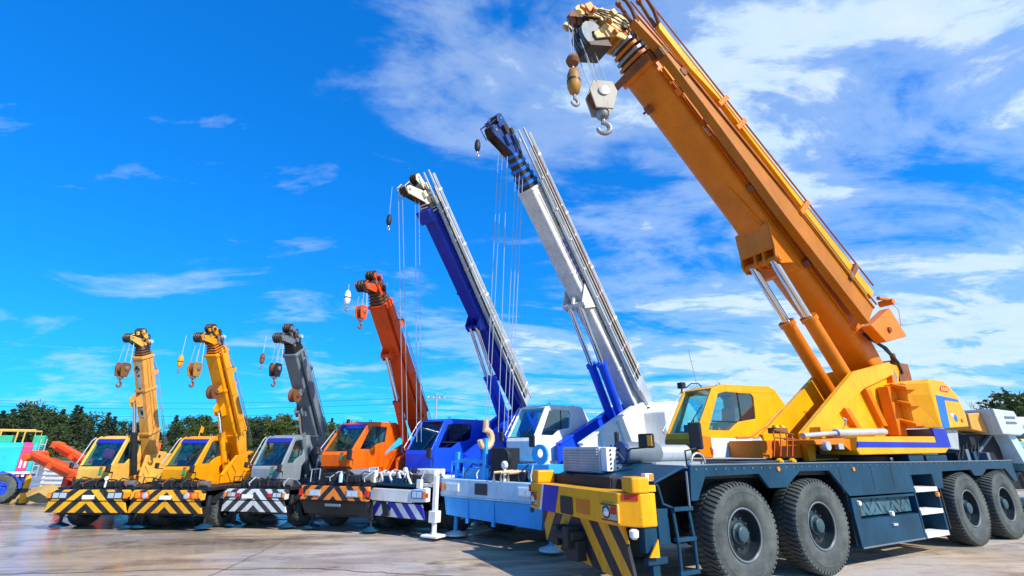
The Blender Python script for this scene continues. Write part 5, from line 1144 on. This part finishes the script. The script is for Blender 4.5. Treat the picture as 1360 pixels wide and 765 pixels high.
    hd.box(10.5, 10.9, -.24, .24, -.06, .34); hd.box(11.0, 11.35, -.30, .30, -.30, -.10); hd.box(11.05, 11.2, -.34, .34, .05, .2)
    head = hd.build('boom_head', M['head_cream'], boom, bevel=.012)
    for (a, t, r, mt) in ((10.90, -.84, .36, M['grey']), (11.02, .30, .20, M['iron']), (11.30, -.52, .17, M['iron'])):
        for v in (-.15, 0, .15): q_ = MB(X); sheave(q_, a, t, r, v-.055, v+.055); q_.build('sheave', mt, head, smooth=True)
    rdh = random.Random(21)
    for i in range(16):
        f = rdh.random(); a = 10.5 + 1.05*f; t = .35 - 1.15*f + rdh.uniform(-.22, .12); v = rdh.choice((-1, 1))*rdh.uniform(.27, .36); e = rdh.uniform(.03, .07)
        q_ = MB(X); q_.rbox((a, v, t), (e*2, e*1.2, e*1.5), Matrix.Rotation(rdh.uniform(0, 1), 3, 'Y')); q_.build('head_fitting', (M['head_cream'], M['iron'], BY, M['steel'])[i % 4], head, bevel=.008)
    for i in range(4): q_ = MB(X); q_.path([(10.1, -.34, .3-.06*i), (10.6, -.36, .42-.1*i), (11.0, -.33, .30-.18*i), (11.35, -.30, -.3-.08*i)], .014, 6); q_.build('cable', M['rubber'], head, smooth=True)
    q_ = MB(X); sheave(q_, 11.48, -.80, .19, -.06, .06); q_.build('sheave', M['rust'], head, smooth=True)
    q_ = MB(X); q_.box(11.35, 11.55, -.36, -.26, -.7, -.45); q_.box(11.1, 11.3, .26, .36, -.5, -.3); q_.tube((11.35, -.42, -.55), (11.35, .42, -.55), .05, n=10); q_.tube((10.7, -.36, -.3), (10.7, .36, -.3), .07, n=12); q_.build('head_fitting', BY, head, bevel=.01)
    q_ = MB(X); q_.loft([(10.45, -.28, -.7), (10.7, -.28, -1.30), (10.8, -.28, -1.30), (10.62, -.28, -.6)], [(10.45, .28, -.7), (10.7, .28, -1.30), (10.8, .28, -1.30), (10.62, .28, -.6)]); q_.build('rope_guard', M['iron'], head, bevel=.01)
    # hanging hooks (things of their own), ropes belong to the crane
    ax_ = X(11.5, 0, -.98)
    for dx in (-.05, .07): MB().path([(ax_[0]+dx, ax_[1], ax_[2]+.05), (ax_[0]+.02+dx*.5, ax_[1], 10.12)], .010, 6).build('hoist_rope', M['rope'], P)
    m = MB(); m.path([(ax_[0]+.15, ax_[1]-.05, ax_[2]+.1), (ax_[0]+.12, ax_[1]-.05, ax_[2]-.25), (ax_[0]+.17, ax_[1]-.05, ax_[2]-.55)], .03, 8); m.build('limit_switch', M['dark'], P)
    MB().lathe([(.02, -.13), (.12, -.09), (.155, 0), (.12, .09), (.03, .14)], (ax_[0]+.02, ax_[1], 9.98), 'z', 16).build('limit_weight', M['rust'], P, smooth=True)
    MB().path([(ax_[0]+.02, ax_[1], 9.85), (ax_[0]+.02, ax_[1], 9.72)], .02, 6).build('hoist_rope', M['rope'], P)
    hook_ball(to_world(loc, rz, (ax_[0]+.02, ax_[1], 9.40)), rz, 1.05, M['block_dirty'], 'yellow auxiliary hook weight hanging left of the big grey hook block', 'auxiliary hooks hanging from the boom tips')
    bp = X(10.84, 0, -1.12); hx = bp[0]+.38
    for (dx, dy) in ((-.24, -.12), (-.24, .12), (-.10, 0), (.22, -.08), (.25, .08)):
        MB().path([(bp[0]+dx*.8, bp[1]+dy, bp[2]), (hx+dx*.75, bp[1]+dy, 9.52)], .011, 6).build('hoist_rope', M['rope'], P)
    hook_block(to_world(loc, rz, (hx, bp[1], 9.27)), rz + R(-20), 1.22, M['block_grey'], 'big grey two cheek hook block hanging under the yellow boom head', 'hook blocks hanging from the boom tips', big=True)
    # --- folded fly jib along the near side of the boom
    jv = -.74
    j = MB(X)
    low_ = [(10.55, -.30), (9.74, -.10), (8.15, -.08), (4.99, -.10), (1.60, .05)]; up_ = [(10.62, -.08), (9.74, .06), (8.6, .24), (6.15, .46), (1.60, .66)]
    for k_ in range(4):
        q_ = [low_[k_], low_[k_+1], up_[k_+1], up_[k_]]; e = .0 if k_ % 2 else .0008
        j.loft([(a, jv-.07-e, t) for a, t in q_], [(a, jv+.07+e, t) for a, t in q_])
    for ln in (low_, up_):
        for k_ in range(4):
            (a, t), (c_, d_) = ln[k_], ln[k_+1]
            j.loft([(a, jv-.10, t-.03), (a, jv+.10, t-.03), (a, jv+.10, t+.03), (a, jv-.10, t+.03)], [(c_, jv-.10, d_-.03), (c_, jv+.10, d_-.03), (c_, jv+.10, d_+.03), (c_, jv-.10, d_+.03)])
    jib = j.build('fly_jib', M['jib_brown'], P, bevel=.008)
    # second chord of the jib: yellow slab above, thin rods and forked tips
    j = MB(X)
    up2 = [(10.30, .58), (8.76, .78), (7.40, .90), (1.75, 1.16)]; lo2 = [(10.15, .40), (8.95, .46), (7.8, .72), (1.75, .88)]
    for k_ in range(3):
        q_ = [lo2[k_], lo2[k_+1], up2[k_+1], up2[k_]]; e = .0008 if k_ % 2 else 0
        j.loft([(a, jv-.05-e, t) for a, t in q_], [(a, jv+.09+e, t) for a, t in q_])
    jo = j.build('jib_section', Y, jib, bevel=.008)
    m = MB(X)
    for (p, q_) in (((10.95, .0), (1.6, .80)), ((10.85, .62), (1.9, 1.22))): m.tube((p[0], jv-.10, p[1]), (q_[0], jv-.10, q_[1]), .020, n=8)
    m.build('jib_rod', M['rod_brown'], jib)
    for (s0, t0, s1, t1) in ((10.5, -.2, 11.05, -.12), (10.25, .50, 10.9, .64)):
        for dv in (-.09, .09):
            m = MB(X); m.path([(s0, jv+dv*.6, t0), (s0+.3, jv+dv, (t0+t1)/2+.02), (s1, jv+dv, t1)], [.05, .045, .04], 8); m.lathe([(.035, -.03), (.085, -.03), (.085, .03), (.035, .03)], (s1+.04, jv+dv, t1), 'y', 12, closed=True); m.build('jib_fork', M['rust'], jib)
    m = MB(X); m.box(9.55, 9.75, jv-.085, jv+.085, -.18, .20); m.lathe([(.001, -.03), (.10, -.03), (.10, .03), (.001, .03)], (9.0, jv-.08, .05), 'y', 14); m.build('jib_pin_plate', M['rust'], jib, bevel=.006)
    for s_ in (7.9, 7.2, 4.65, 2.6): MB(X).box(s_-.06, s_+.06, jv-.13, jv+.11, .42+.02*(8-s_), .92+.045*(8-s_)).build('jib_band', M['rust'] if s_ < 3 else BY, jib, bevel=.006)
    m = MB(X); m.loft([(.38, jv-.12, 1.05), (.95, jv-.12, .10), (1.55, jv-.12, .0), (1.20, jv-.12, 1.18)], [(.38, jv+.12, 1.05), (.95, jv+.12, .10), (1.55, jv+.12, .0), (1.20, jv+.12, 1.18)]); jh = m.build('jib_head', BY, jib, bevel=.02)
    m = MB(X); m.lathe([(.02, -.03), (.07, -.03), (.07, .03), (.02, .03)], (1.0, jv-.13, .52), 'y', 14, closed=True); m.build('pin', M['rust'], jh)
    m = MB(X); m.path([(1.5, jv, 1.25), (1.25, jv, 1.55), (1.1, jv, 1.62)], .05, 8); m.tube((1.2, jv-.16, 1.45), (1.2, jv+.16, 1.45), .08, n=12); m.path([(1.1, jv, 1.6), (.75, jv, 1.75), (.5, jv, 1.35), (.42, jv, 1.1)], .008, 5); m.build('jib_sheave_arm', BY, jh)
    m = MB(X)
    for t in (.62, .70): m.tube((2.0, jv-.12, t+.02), (4.6, jv-.12, t-.07), .016, n=6)
    m.build('jib_stay_rod', M['cream'], jib)
M['mesh_blue'] = paint('faded blue panel', (0.05, 0.13, 0.17), 0.5, 0.5, (0.16, 0.2, 0.2), var=0.4)
M['rod_brown'] = paint('red brown rod paint', (0.34, 0.07, 0.015), 0.5, 0.4)
M['rim_dark'] = paint('dark wheel rim paint', (0.012, 0.022, 0.028), 0.36, 0.4, (0.06, 0.065, 0.06))
M['drum_blue'] = paint('dark blue drum paint', (0.02, 0.06, 0.17), 0.35, 0.3)
M['head_cream'] = paint('faded yellow head paint', (0.74, 0.46, 0.15), 0.45, 0.5, (0.12, 0.08, 0.05), chips=0.7)
M['block_grey'] = paint('hook block grey paint', (0.42, 0.38, 0.31), 0.45, 0.5, (0.30, 0.18, 0.07), chips=0.5)
big_crane()
# ------------------------------------------------------------------ trees: trunk + crown of many small leaf faces
def leaf_mesh(name, kind, seed, h):
    rd = random.Random(seed); vs = []; fs = []
    def leaf(p, s, up=0.0):
        d = Vector((rd.gauss(0,1), rd.gauss(0,1), rd.gauss(0,1)+up)).normalized(); e = d.orthogonal().normalized()
        e = (Matrix.Rotation(rd.uniform(0, 2*PI), 3, d) @ e); f = d.cross(e); o = len(vs); s2 = s*rd.uniform(.5, .9)
        vs.extend([p + e*s, p + f*s2*.6 + e*s*.1, p - e*s*.8, p - f*s2*.6]); fs.append((o, o+1, o+2, o+3))
    if kind == 'conifer':
        n = 15
        for i in range(n):
            f = i/(n-1); z = h*(.16+.82*f); rr = h*.25*(1-f)**.8 + .08
            for b in range(7 if f < .8 else 4):
                a = rd.uniform(0, 2*PI); l = rr*rd.uniform(.6, 1.15)
                for k in range(9):
                    g = (k+1)/9*l; p = Vector((g*cos(a), g*sin(a), z - g*.30 + rd.uniform(-.1, .1)*h*.12))
                    for _ in range(2): leaf(p + Vector((rd.gauss(0,.10), rd.gauss(0,.10), rd.gauss(0,.08)))*h*.12, h*.034*rd.uniform(.7, 1.4), 1)
        for k in range(14): leaf(Vector((0, 0, h*(.95+.05*k/14))) + Vector((rd.gauss(0,.04), rd.gauss(0,.04), 0)), h*.016)
    else:
        cl = []
        for i in range(30):
            a = rd.uniform(0, 2*PI); zz = rd.uniform(.25, .92); prof = sin(PI*min(1, (zz-.12)/.86))**.7
            rr = h*.36*prof*rd.uniform(.3, 1.0); cl.append((Vector((rr*cos(a), rr*sin(a), h*zz)), h*rd.uniform(.09, .16)))
        for c, r in cl:
            for k in range(52):
                d = Vector((rd.gauss(0,1), rd.gauss(0,1), rd.gauss(0,.8))).normalized()*r*rd.uniform(.55, 1.05)
                leaf(c + d, h*.036*rd.uniform(.6, 1.4))
    me = bpy.data.meshes.new(name); me.from_pydata([tuple(v) for v in vs], [], fs); return me
def trunk_mesh(kind, seed, h):
    rd = random.Random(seed); m = MB()
    m.path([(0,0,-.2), (.02*h,0,h*.25), (0,.015*h,h*.55), (.01*h,0,h*(.95 if kind == 'conifer' else .8))], [h*.024, h*.019, h*.012, h*.003], 7)
    if kind != 'conifer':
        for i in range(7):
            a = i*2.4; z = h*rd.uniform(.3, .6); m.path([(0, 0, z), (h*.14*cos(a), h*.14*sin(a), z+h*.13), (h*.24*cos(a), h*.24*sin(a), z+h*.24)], [h*.011, h*.008, h*.003], 5)
    return m.mesh('trunk', M['bark'], True)
PROTO = {}
for kind, n, mat in (('conifer', 4, 'leaf_con'), ('broad', 4, 'leaf_broad'), ('dark', 3, 'leaf_dark')):
    for i in range(n):
        me = leaf_mesh('crown', kind, 40+i*7+len(kind), 8.0); me.materials.append(M[mat]); PROTO[kind, i] = (me, trunk_mesh(kind, 3+i, 8.0))
def tree(kind, i, x, y, z, h, label, group, rz=0.0, wide=1.0):
    name = {'conifer': 'conifer_tree', 'broad': 'broadleaf_tree', 'dark': 'evergreen_tree'}[kind]
    t = thing(name, label, 'tree', (x, y, z), rz, group); s = h/8.0; t.scale = (s*wide, s*wide, s)
    for nm, me in zip(('crown', 'trunk'), PROTO[kind, i]):
        o = bpy.data.objects.new(nm, me); COL.objects.link(o); o.parent = t
    return t
rd = random.Random(77)
def top_px(px):       # skyline height of the wood above the ground along the row, metres at 70 m
    pts = [(-400, 9.6), (0, 9.3), (50, 8.7), (100, 8.1), (180, 7.0), (250, 6.9), (350, 7.0), (440, 7.3), (478, 5.8), (500, 2.6)]
    for (a, ha), (b, hb) in zip(pts, pts[1:]):
        if a <= px <= b: return ha + (hb-ha)*(px-a)/(b-a)
    return 2.5
LB = {'conifer': 'dark pointed conifer in the wood behind the yard', 'broad': 'yellow green round tree in the wood behind the cranes', 'dark': 'dark evergreen tree in the wood behind the cranes'}
for row, (yy, dx, hf) in enumerate(((92, 2.9, .60), (100, 2.9, .80), (110, 2.9, .96))):
    x = -152.0
    while True:
        x += dx*.8*rd.uniform(.75, 1.25); y = yy + rd.uniform(-2, 2)
        px = 680 + 620*x/(y*.95)
        if px > 492: break
        h = (1.93 + (top_px(px)-1.93)*y/70*.90)*hf*rd.uniform(.88, 1.10)
        cf = rd.random()
        kind = 'conifer' if (px < 235 and cf < .75) or cf < .08 else ('broad' if cf < .72 else 'dark')
        n = {'conifer': 4, 'broad': 4, 'dark': 3}[kind]
        z0 = 1.1 if row == 0 else (1.8 if row == 1 else 2.3)
        where = 'above the teal truck' if px < 45 else 'above the orange crane' if px < 125 else 'left of the tan boom' if px < 190 else 'between tan and amber booms' if px < 290 else 'between amber and grey booms' if px < 400 else 'right of the grey boom'
        size = ('low ', 'medium ', 'tall ')[row]
        tree(kind, rd.randrange(n), x, y, z0-.3, max(2.5, h-z0+.3), size + LB[kind].replace('in the wood behind the yard', 'of the wood ' + where).replace('in the wood behind the cranes', 'of the wood ' + where), {'conifer': 'conifers in the wood behind the yard', 'broad': 'round trees in the wood behind the yard', 'dark': 'evergreens in the wood behind the yard'}[kind], rd.uniform(0, 6.28), rd.uniform(.95, 1.35))
# undergrowth closes the foot of the wood
ug = MB(); r2 = random.Random(5); vs = []; fs = []
for i in range(9000):
    x = r2.uniform(-170, -26); y = r2.uniform(86, 94) ; p = Vector((x, y, .5 + (y-86)*.12 + abs(r2.gauss(0, 1.0))))
    d = Vector((r2.gauss(0,1), r2.gauss(0,1), r2.gauss(0,1))).normalized(); e = d.orthogonal().normalized(); f = d.cross(e); s = r2.uniform(.2, .45); o = len(vs)
    vs += [p+e*s, p+f*s*.6, p-e*s, p-f*s*.6]; fs.append((o, o+1, o+2, o+3))
o = ug.add(vs, fs).build('undergrowth', M['leaf_dark']); o['kind'] = 'stuff'
# far low hedge row to the right of the wood, seen between the machines
for i in range(22):
    x = -22 + 5.2*i + rd.uniform(-1, 1); tree('dark' if i % 3 else 'broad', i % 3, x, 140 + rd.uniform(-3, 3), .3, rd.uniform(2.4, 3.6), 'small far tree on the low bank behind the yard', 'small far trees on the low bank', rd.uniform(0, 6), 1.7)
# right edge
for i, (x, y, h, lab) in enumerate(((28.6, 27.5, 5.2, 'dark evergreen tree at the right edge behind the grey boom, nearest to the camera'), (32.0, 29.5, 5.6, 'dark evergreen tree at the right edge, taller one behind'), (36, 31, 5.4, 'dark evergreen tree farthest to the right'))):
    tree('dark', i % 3, x, y, 0, h, lab, None, i*1.3, 1.05)
for i in range(5): tree('dark', i % 3, 39 + 2.3*i, 42 + .5*i, 0, 4.4 + .4*(i % 2), 'low dark tree behind the grey white housing at the right', 'low dark trees at the right', i*2.1, 1.2)
def bare_tree(x, y, h, label, seed):
    t = thing('bare_tree', label, 'tree', (x, y, 0)); rd = random.Random(seed); tr = MB(); tw = MB()
    tr.path([(0,0,-.1), (.05,0,h*.2), (-.03,.05,h*.4)], [h*.022, h*.017, h*.012], 7)
    def grow(p, d, l, r, lev):
        q = p + d*l; (tr if lev < 2 else tw).path([p, p + d*l*.5 + Vector((rd.uniform(-.04,.04), rd.uniform(-.04,.04), .02))*l, q], [r, r*.8, r*.55], 4)
        if lev < 4:
            for _ in range(3):
                nd = (d + Vector((rd.uniform(-.7,.7), rd.uniform(-.7,.7), rd.uniform(-.1,.5)))).normalized(); grow(p + d*l*rd.uniform(.5, 1), nd, l*rd.uniform(.6, .8), r*.55, lev+1)
    for i in range(5):
        a = i*1.3; grow(Vector((0, 0, h*(.2+.05*i))), Vector((.6*cos(a), .6*sin(a), .9)).normalized(), h*.24, h*.010, 1)
    tr.build('trunk', M['twig'], t); tw.build('twigs', M['twig'], t)
bare_tree(30.0, 31.5, 6.2, 'bare leafless tree right of the yellow counterweight', 3)
bare_tree(33.8, 33.0, 5.6, 'bare leafless tree beside the dark trees on the right', 8)

# ------------------------------------------------------------------ left edge: teal truck, orange crane, fence, soil
def teal_truck():
    P = thing('tank_truck', 'teal truck with a pink end panel and roof railing at the left edge', 'truck', (-18.35, 19.2, 0), R(38))
    m = MB(); m.box(-6.5, -.35, .0, 2.3, .62, .88); m.box(-6.2, -.1, .2, 2.1, .88, 1.02); m.build('chassis', M['blue'], P, bevel=.02)
    m = MB(); m.prismx([(0, 1.12), (.0, 2.02), (.12, 2.16), (2.2, 2.16), (2.3, 2.02), (2.3, 1.12)], -6.4, -.50); bd = m.build('body', M['teal'], P, bevel=.03)
    m = MB(); m.prismx([(-.002, 1.125), (-.002, 2.02), (.12, 2.165), (2.2, 2.165), (2.302, 2.02), (2.302, 1.125)], -.499, -.22); m.build('end_panel', M['pink'], P, bevel=.02)
    m = MB(); m.box(-6.4, -.08, -.02, 2.3, 1.03, 1.115); m.build('skirt_rail', M['plastic_white'], P)
    for i in range(6): MB().box(-2.2-.18*i, -2.08-.18*i, -.012, .0, 1.42, 1.54).build('lettering', M['plastic_white'], bd)
    MB().box(-3.6, -1.4, -.010, .0, 1.30, 1.33).build('lettering', M['plastic_white'], bd)
    for x in (-.44, -.32): MB().box(x, x+.06, -.010, .0, 1.25, 1.55).build('lettering', M['plastic_white'], P)
    m = MB()
    for y in (.3, 2.0):
        m.path([(-6.3, y, 2.15), (-6.3, y, 2.62), (-.3, y, 2.62), (-.28, y, 2.15)], .03, 6)
        for x in (-4.5, -2.9, -1.5, -.8): m.path([(x, y, 2.15), (x, y, 2.62)], .025, 6)
    m.build('roof_railing', M['cream'], P)
    m = MB(); m.box(-1.6, -.9, .4, 1.0, 2.16, 2.42); m.build('roof_box', M['haz_green'], P, bevel=.02); MB().box(-2.9, -2.2, .3, .9, 2.16, 2.36).build('roof_box', M['blue'], P, bevel=.03); MB().box(-3.8, -3.1, .3, .9, 2.16, 2.5).build('roof_box', M['yellow'], P, bevel=.03)
    MB().box(-.30, .05, .1, .7, 1.9, 2.42).build('end_box', M['haz_green'], P, bevel=.03)
    for x in (-.82, -4.8):
        wheel(P, x, .10, .52, .30, M['blue'], -1); wheel(P, x, 2.1, .52, .30, M['blue'], 1)
    m = MB(); n = 10; a_ = [(-.82+.60*cos(PI*i/n), .52+.60*sin(PI*i/n)) for i in range(n+1)]; b_ = [(-.82+.56*cos(PI*i/n), .52+.56*sin(PI*i/n)) for i in reversed(range(n+1))]
    m.prism(a_ + b_, -.08, .45); m.build('mudguard', M['blue'], P)
    for i in range(4): MB().box(-.55+.13*i, -.47+.13*i, -.03, .0, .93, 1.0).build('tail_lamp', (M['red_lamp'], M['amber_lamp'], M['plastic_white'], M['red_lamp'])[i], P)
    MB().prismx([(0, 1.12), (.0, 2.02), (.12, 2.16), (2.2, 2.16), (2.3, 2.02), (2.3, 1.12)], -.219, -.08).build('tail_panel', M['teal'], P, bevel=.02)
    for z in (1.3, 1.55, 1.8): MB().box(-.49, -.23, -.012, .0, z, z+.012).build('panel_rib', M['pink'], P)
    m = MB(); m.path([(-.04, -.05, .9), (-.04, -.05, 2.3)], .02, 6); m.path([(.12, -.05, .9), (.12, -.05, 2.3)], .02, 6)
    for i in range(5): m.tube((-.04, -.05, 1.05+.26*i), (.12, -.05, 1.05+.26*i), .015, n=6)
    m.build('ladder', M['galv'], P)
M['haz_green'] = paint('green paint', (0.03, 0.42, 0.22), 0.4, 0.3)
teal_truck()
def orange_crane():
    P = thing('loader_crane', 'bright orange crane with its boom laid down, parked behind the cream crane', 'crane', (-15.0, 17.3, 0), R(-10))
    O = M['bright_orange']
    m = MB(); m.box(.1, 5.5, .0, 2.1, .62, 1.05); m.build('chassis', M['dark'], P, bevel=.02)
    m = MB(); m.box(1.5, 4.6, .2, 1.9, 1.05, 1.75); m.build('upper_body', O, P, bevel=.03)
    for x in (1.2, 4.3): wheel(P, x, .2, .48, .32, M['dark'], -1); wheel(P, x, 1.9, .48, .32, M['dark'], 1)
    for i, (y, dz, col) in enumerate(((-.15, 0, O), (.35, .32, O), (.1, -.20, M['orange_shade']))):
        m = MB(); a, b = Vector((-1.9+.25*i, y, 1.72+dz)), Vector((1.5, y, .62+dz*.7)); d = (b-a).normalized(); n = Vector((-d.z, 0, d.x)); hh = .125
        m.loft([a+n*hh-Vector((0,.1,0)), a+n*hh+Vector((0,.1,0)), a-n*hh+Vector((0,.1,0)), a-n*hh-Vector((0,.1,0))], [b+n*hh*1.3-Vector((0,.13,0)), b+n*hh*1.3+Vector((0,.13,0)), b-n*hh*1.3+Vector((0,.13,0)), b-n*hh*1.3-Vector((0,.13,0))])
        bo = m.build('boom', col, P, bevel=.015)
        for f in (.15, .45, .75):
            c = a + (b-a)*f; MB().tube(a+(b-a)*(f-.1)+Vector((0,-.17,.05)), a+(b-a)*(f+.12)+Vector((0,-.17,.05)), .035, n=8).build('hydraulic_pipe', M['orange_shade'], bo); MB().rbox(c, (.07, .25, .29), Matrix.Rotation(R(18), 3, 'Y')).build('boom_band', O, bo, bevel=.01)
    m = MB(); m.rbox((-1.95, .1, 1.72), (.22, .50, .26), Matrix.Rotation(R(18), 3, 'Y')); m.rbox((-1.55, .3, 2.06), (.26, .3, .2), Matrix.Rotation(R(14), 3, 'Y')); m.tube((-2.1, -.25, 1.64), (-2.1, .4, 1.64), .13, n=14); m.build('boom_head', O, P, bevel=.02)
    m = MB(); m.box(-.36, -.16, -.1, .1, .12, 1.25); m.box(-.5, -.02, -.22, .22, .05, .12); m.box(-.36, 1.8, 1.0, 1.15, .95, 1.2); m.build('outrigger', M['bright_red'], P, bevel=.015)
    m = MB(); m.box(.9, 1.5, .2, 1.6, 1.75, 2.15); m.box(1.1, 1.4, .0, .25, 1.7, 2.3); m.build('column', O, P, bevel=.03)
M['bright_orange'] = paint('bright orange paint', (0.86, 0.12, 0.010), 0.36, 0.3, (0.3, 0.05, 0.02))
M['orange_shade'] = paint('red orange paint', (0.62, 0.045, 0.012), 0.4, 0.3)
M['bright_red'] = paint('red paint', (0.70, 0.035, 0.02), 0.38, 0.3)
orange_crane()
def pallet_fence():
    P = thing('site_fence', 'white slatted fence panel between the teal truck and the orange crane', 'fence', (-19.0, 20.4, 0), R(-5))
    for x in (0, .9, 1.8): MB().box(x-.04, x+.04, .0, .08, 0, 1.25).build('post', M['plastic_white'], P)
    for i in range(6): MB().box(-.05, 1.85, -.03, -.005, .25+.17*i, .34+.17*i).build('slat', M['plastic_white'], P)
pallet_fence()
P = thing('marker_post', 'yellow post beside the rear of the teal truck', 'post', (-17.95, 18.7, 0))
MB().lathe([(.09, 0), (.09, .9), (.06, .98), (.001, 1.0)], (0,0,0), 'z', 14).build('shaft', M['yellow'], P, smooth=True); MB().lathe([(.14, 0), (.14, .05)], (0,0,0), 'z', 14).build('base', M['dark'], P); MB().lathe([(.093, .4), (.093, .55)], (0,0,0), 'z', 14).build('band', M['decal_dark'], P)
s_ = MB(); n = 34; vs = []; fs = []; r3 = random.Random(2)
for i in range(n+1):
    for k in range(7):
        x = -24 + 9.5*i/n; y = 19.2 + 1.6*k/6; pk = sin(PI*k/6)*(.30 + .22*sin(i*.7) + .15*r3.random())*min(1, (n-i)/5)
        vs.append((x + r3.uniform(-.06,.06), y + r3.uniform(-.06,.06), max(-.03, pk) - .02))
for i in range(n):
    for k in range(6): fs.append((i*7+k, i*7+k+1, (i+1)*7+k+1, (i+1)*7+k))
o = s_.add(vs, fs).build('soil_heap', M['soil']); o['kind'] = 'stuff'

# ------------------------------------------------------------------ right edge: pale grey crane behind the big one
def grey_crane():
    P = thing('mobile_crane', 'pale grey teal mobile crane with a level stowed boom at the right edge', 'crane', (14.75, 15.2, 0), R(14))
    T = M['grey_teal']
    m = MB(); m.box(.5, 9.0, .2, 2.7, .75, 1.25); m.build('chassis', M['dark'], P, bevel=.02)
    m = MB(); m.box(1.4, 9.0, .0, 2.8, 1.25, 1.75); m.box(1.2, 2.6, -.05, .9, 1.55, 2.15); m.build('carrier_body', T, P, bevel=.03)
    for x in (2.2, 6.5): wheel(P, x, .25, .62, .45, M['dark'], -1); wheel(P, x, 2.55, .62, .45, M['dark'], 1)
    m = MB(); m.prism([(.30, 2.36), (.20, 3.12), (1.10, 3.05), (1.32, 2.42), (1.05, 2.32)], -.25, .9); hs_ = m.build('winch_housing', M['pale_grey'], P, bevel=.03)
    for z in (2.66, 2.82): MB().box(.58, 1.02, -.262, -.25, z, z+.07).build('louvre', M['grey'], hs_)
    m = MB(); m.prism([(-.40, 2.50), (-.36, 2.98), (.22, 3.02), (.26, 2.40)], .1, .9); m.build('rear_cover', M['tan'], P, bevel=.03)
    m = MB(); m.loft([(.75, -.1, 2.35), (1.05, -.1, 2.35), (1.05, .5, 2.35), (.75, .5, 2.35)], [(1.05, -.1, 1.5), (1.4, -.1, 1.5), (1.4, .5, 1.5), (1.05, .5, 1.5)]); m.build('stand', M['pale_blue'], P, bevel=.015)
    m = MB(); m.loft([(.5, .2, 2.35), (.62, .2, 2.35), (.62, .3, 2.35), (.5, .3, 2.35)], [(-.7, .2, 1.55), (-.58, .2, 1.55), (-.58, .3, 1.55), (-.7, .3, 1.55)]); m.build('brace', M['grey'], P)
    m = MB(); m.box(-.3, .9, .3, .9, 1.4, 2.35); m.build('counterweight', M['dark'], P, bevel=.03)
    m = MB(); m.tube((1.1, .6, 2.72), (9, .6, 2.80), .22, n=20); bo = m.build('boom', M['pale_grey'], P, smooth=True)
    MB().box(1.1, 9, .25, .95, 2.26, 2.46).build('boom_underside', M['navy'], bo, bevel=.02)
    MB().tube((1.5, .1, 2.16), (9, .1, 2.2), .07, n=12).build('lift_cylinder', M['cream'], P, smooth=True)
    MB().box(1.25, 1.7, -.06, -.045, 1.84, 1.98).build('number_plate', M['decal_green'], P)
    m = MB(); m.box(1.75, 3.2, -.3, .6, 1.5, 2.12); m.build('engine_cover', M['pale_grey'], P, bevel=.03); MB().box(1.85, 2.5, -.312, -.30, 1.7, 1.9).build('decal', M['decal_blue'], P)
    for x in (1.5, 1.9): MB().lathe([(.05, -.03), (.055, .02)], (x, -.06, 1.66), 'y', 12).build('lamp_lens', M['amber_lamp'], P)
    m = MB(); m.tube((1.5, -.1, .1), (1.35, -.1, 1.4), .07, n=12); m.lathe([(.2, 0), (.2, .05)], (1.5, -.1, .05), 'z', 14); m.build('outrigger', M['sky_blue'], P)
M['grey_teal'] = paint('pale teal paint', (0.16, 0.42, 0.45), 0.4, 0.4)
M['pale_grey'] = paint('pale grey paint', (0.58, 0.66, 0.62), 0.4, 0.4)
grey_crane()

# ------------------------------------------------------------------ utility poles and lines beyond the row
def pole(x, y, h, label):
    P = thing('utility_pole', label, 'pole', (x, y, 0), R(10))
    MB().tube((0, 0, -.1), (0, 0, h), .12, .07, 10).build('shaft', M['wood_pole'], P, smooth=True)
    c = MB().box(-.9, .9, -.05, .05, h-.55, h-.45).build('crossarm', M['steel'], P)
    for xx in (-.8, -.3, .3, .8): MB().lathe([(.03, 0), (.06, .06), (.03, .14)], (xx, 0, h-.45), 'z', 8).build('insulator', M['plastic_white'], c, smooth=True)
pole(-7.6, 48, 7.2, 'utility pole behind the orange boom foot'); pole(34, 62, 8.0, 'utility pole far behind the big yellow crane')
for i, (dz, dy) in enumerate(((0, 0), (-.5, .3), (-1.2, .1))):
    for (a, b) in (((-7.6, 48, 6.9), (34, 62, 7.7)), ((-70, 40, 7.2), (-7.6, 48, 6.9))):
        pts = []
        for k in range(25):
            f = k/24; sag = -1.1*4*f*(1-f); pts.append((a[0]+(b[0]-a[0])*f, a[1]+(b[1]-a[1])*f+dy, a[2]+(b[2]-a[2])*f+dz+sag))
        o = MB().path(pts, .013, 5).build('power_line', M['dark'])
        tag(o, ('topmost', 'middle', 'lowest')[i] + (' overhead wire running right from the pole behind the orange boom' if b[0] > 0 else ' overhead wire running left above the wood from the pole'), 'wire')
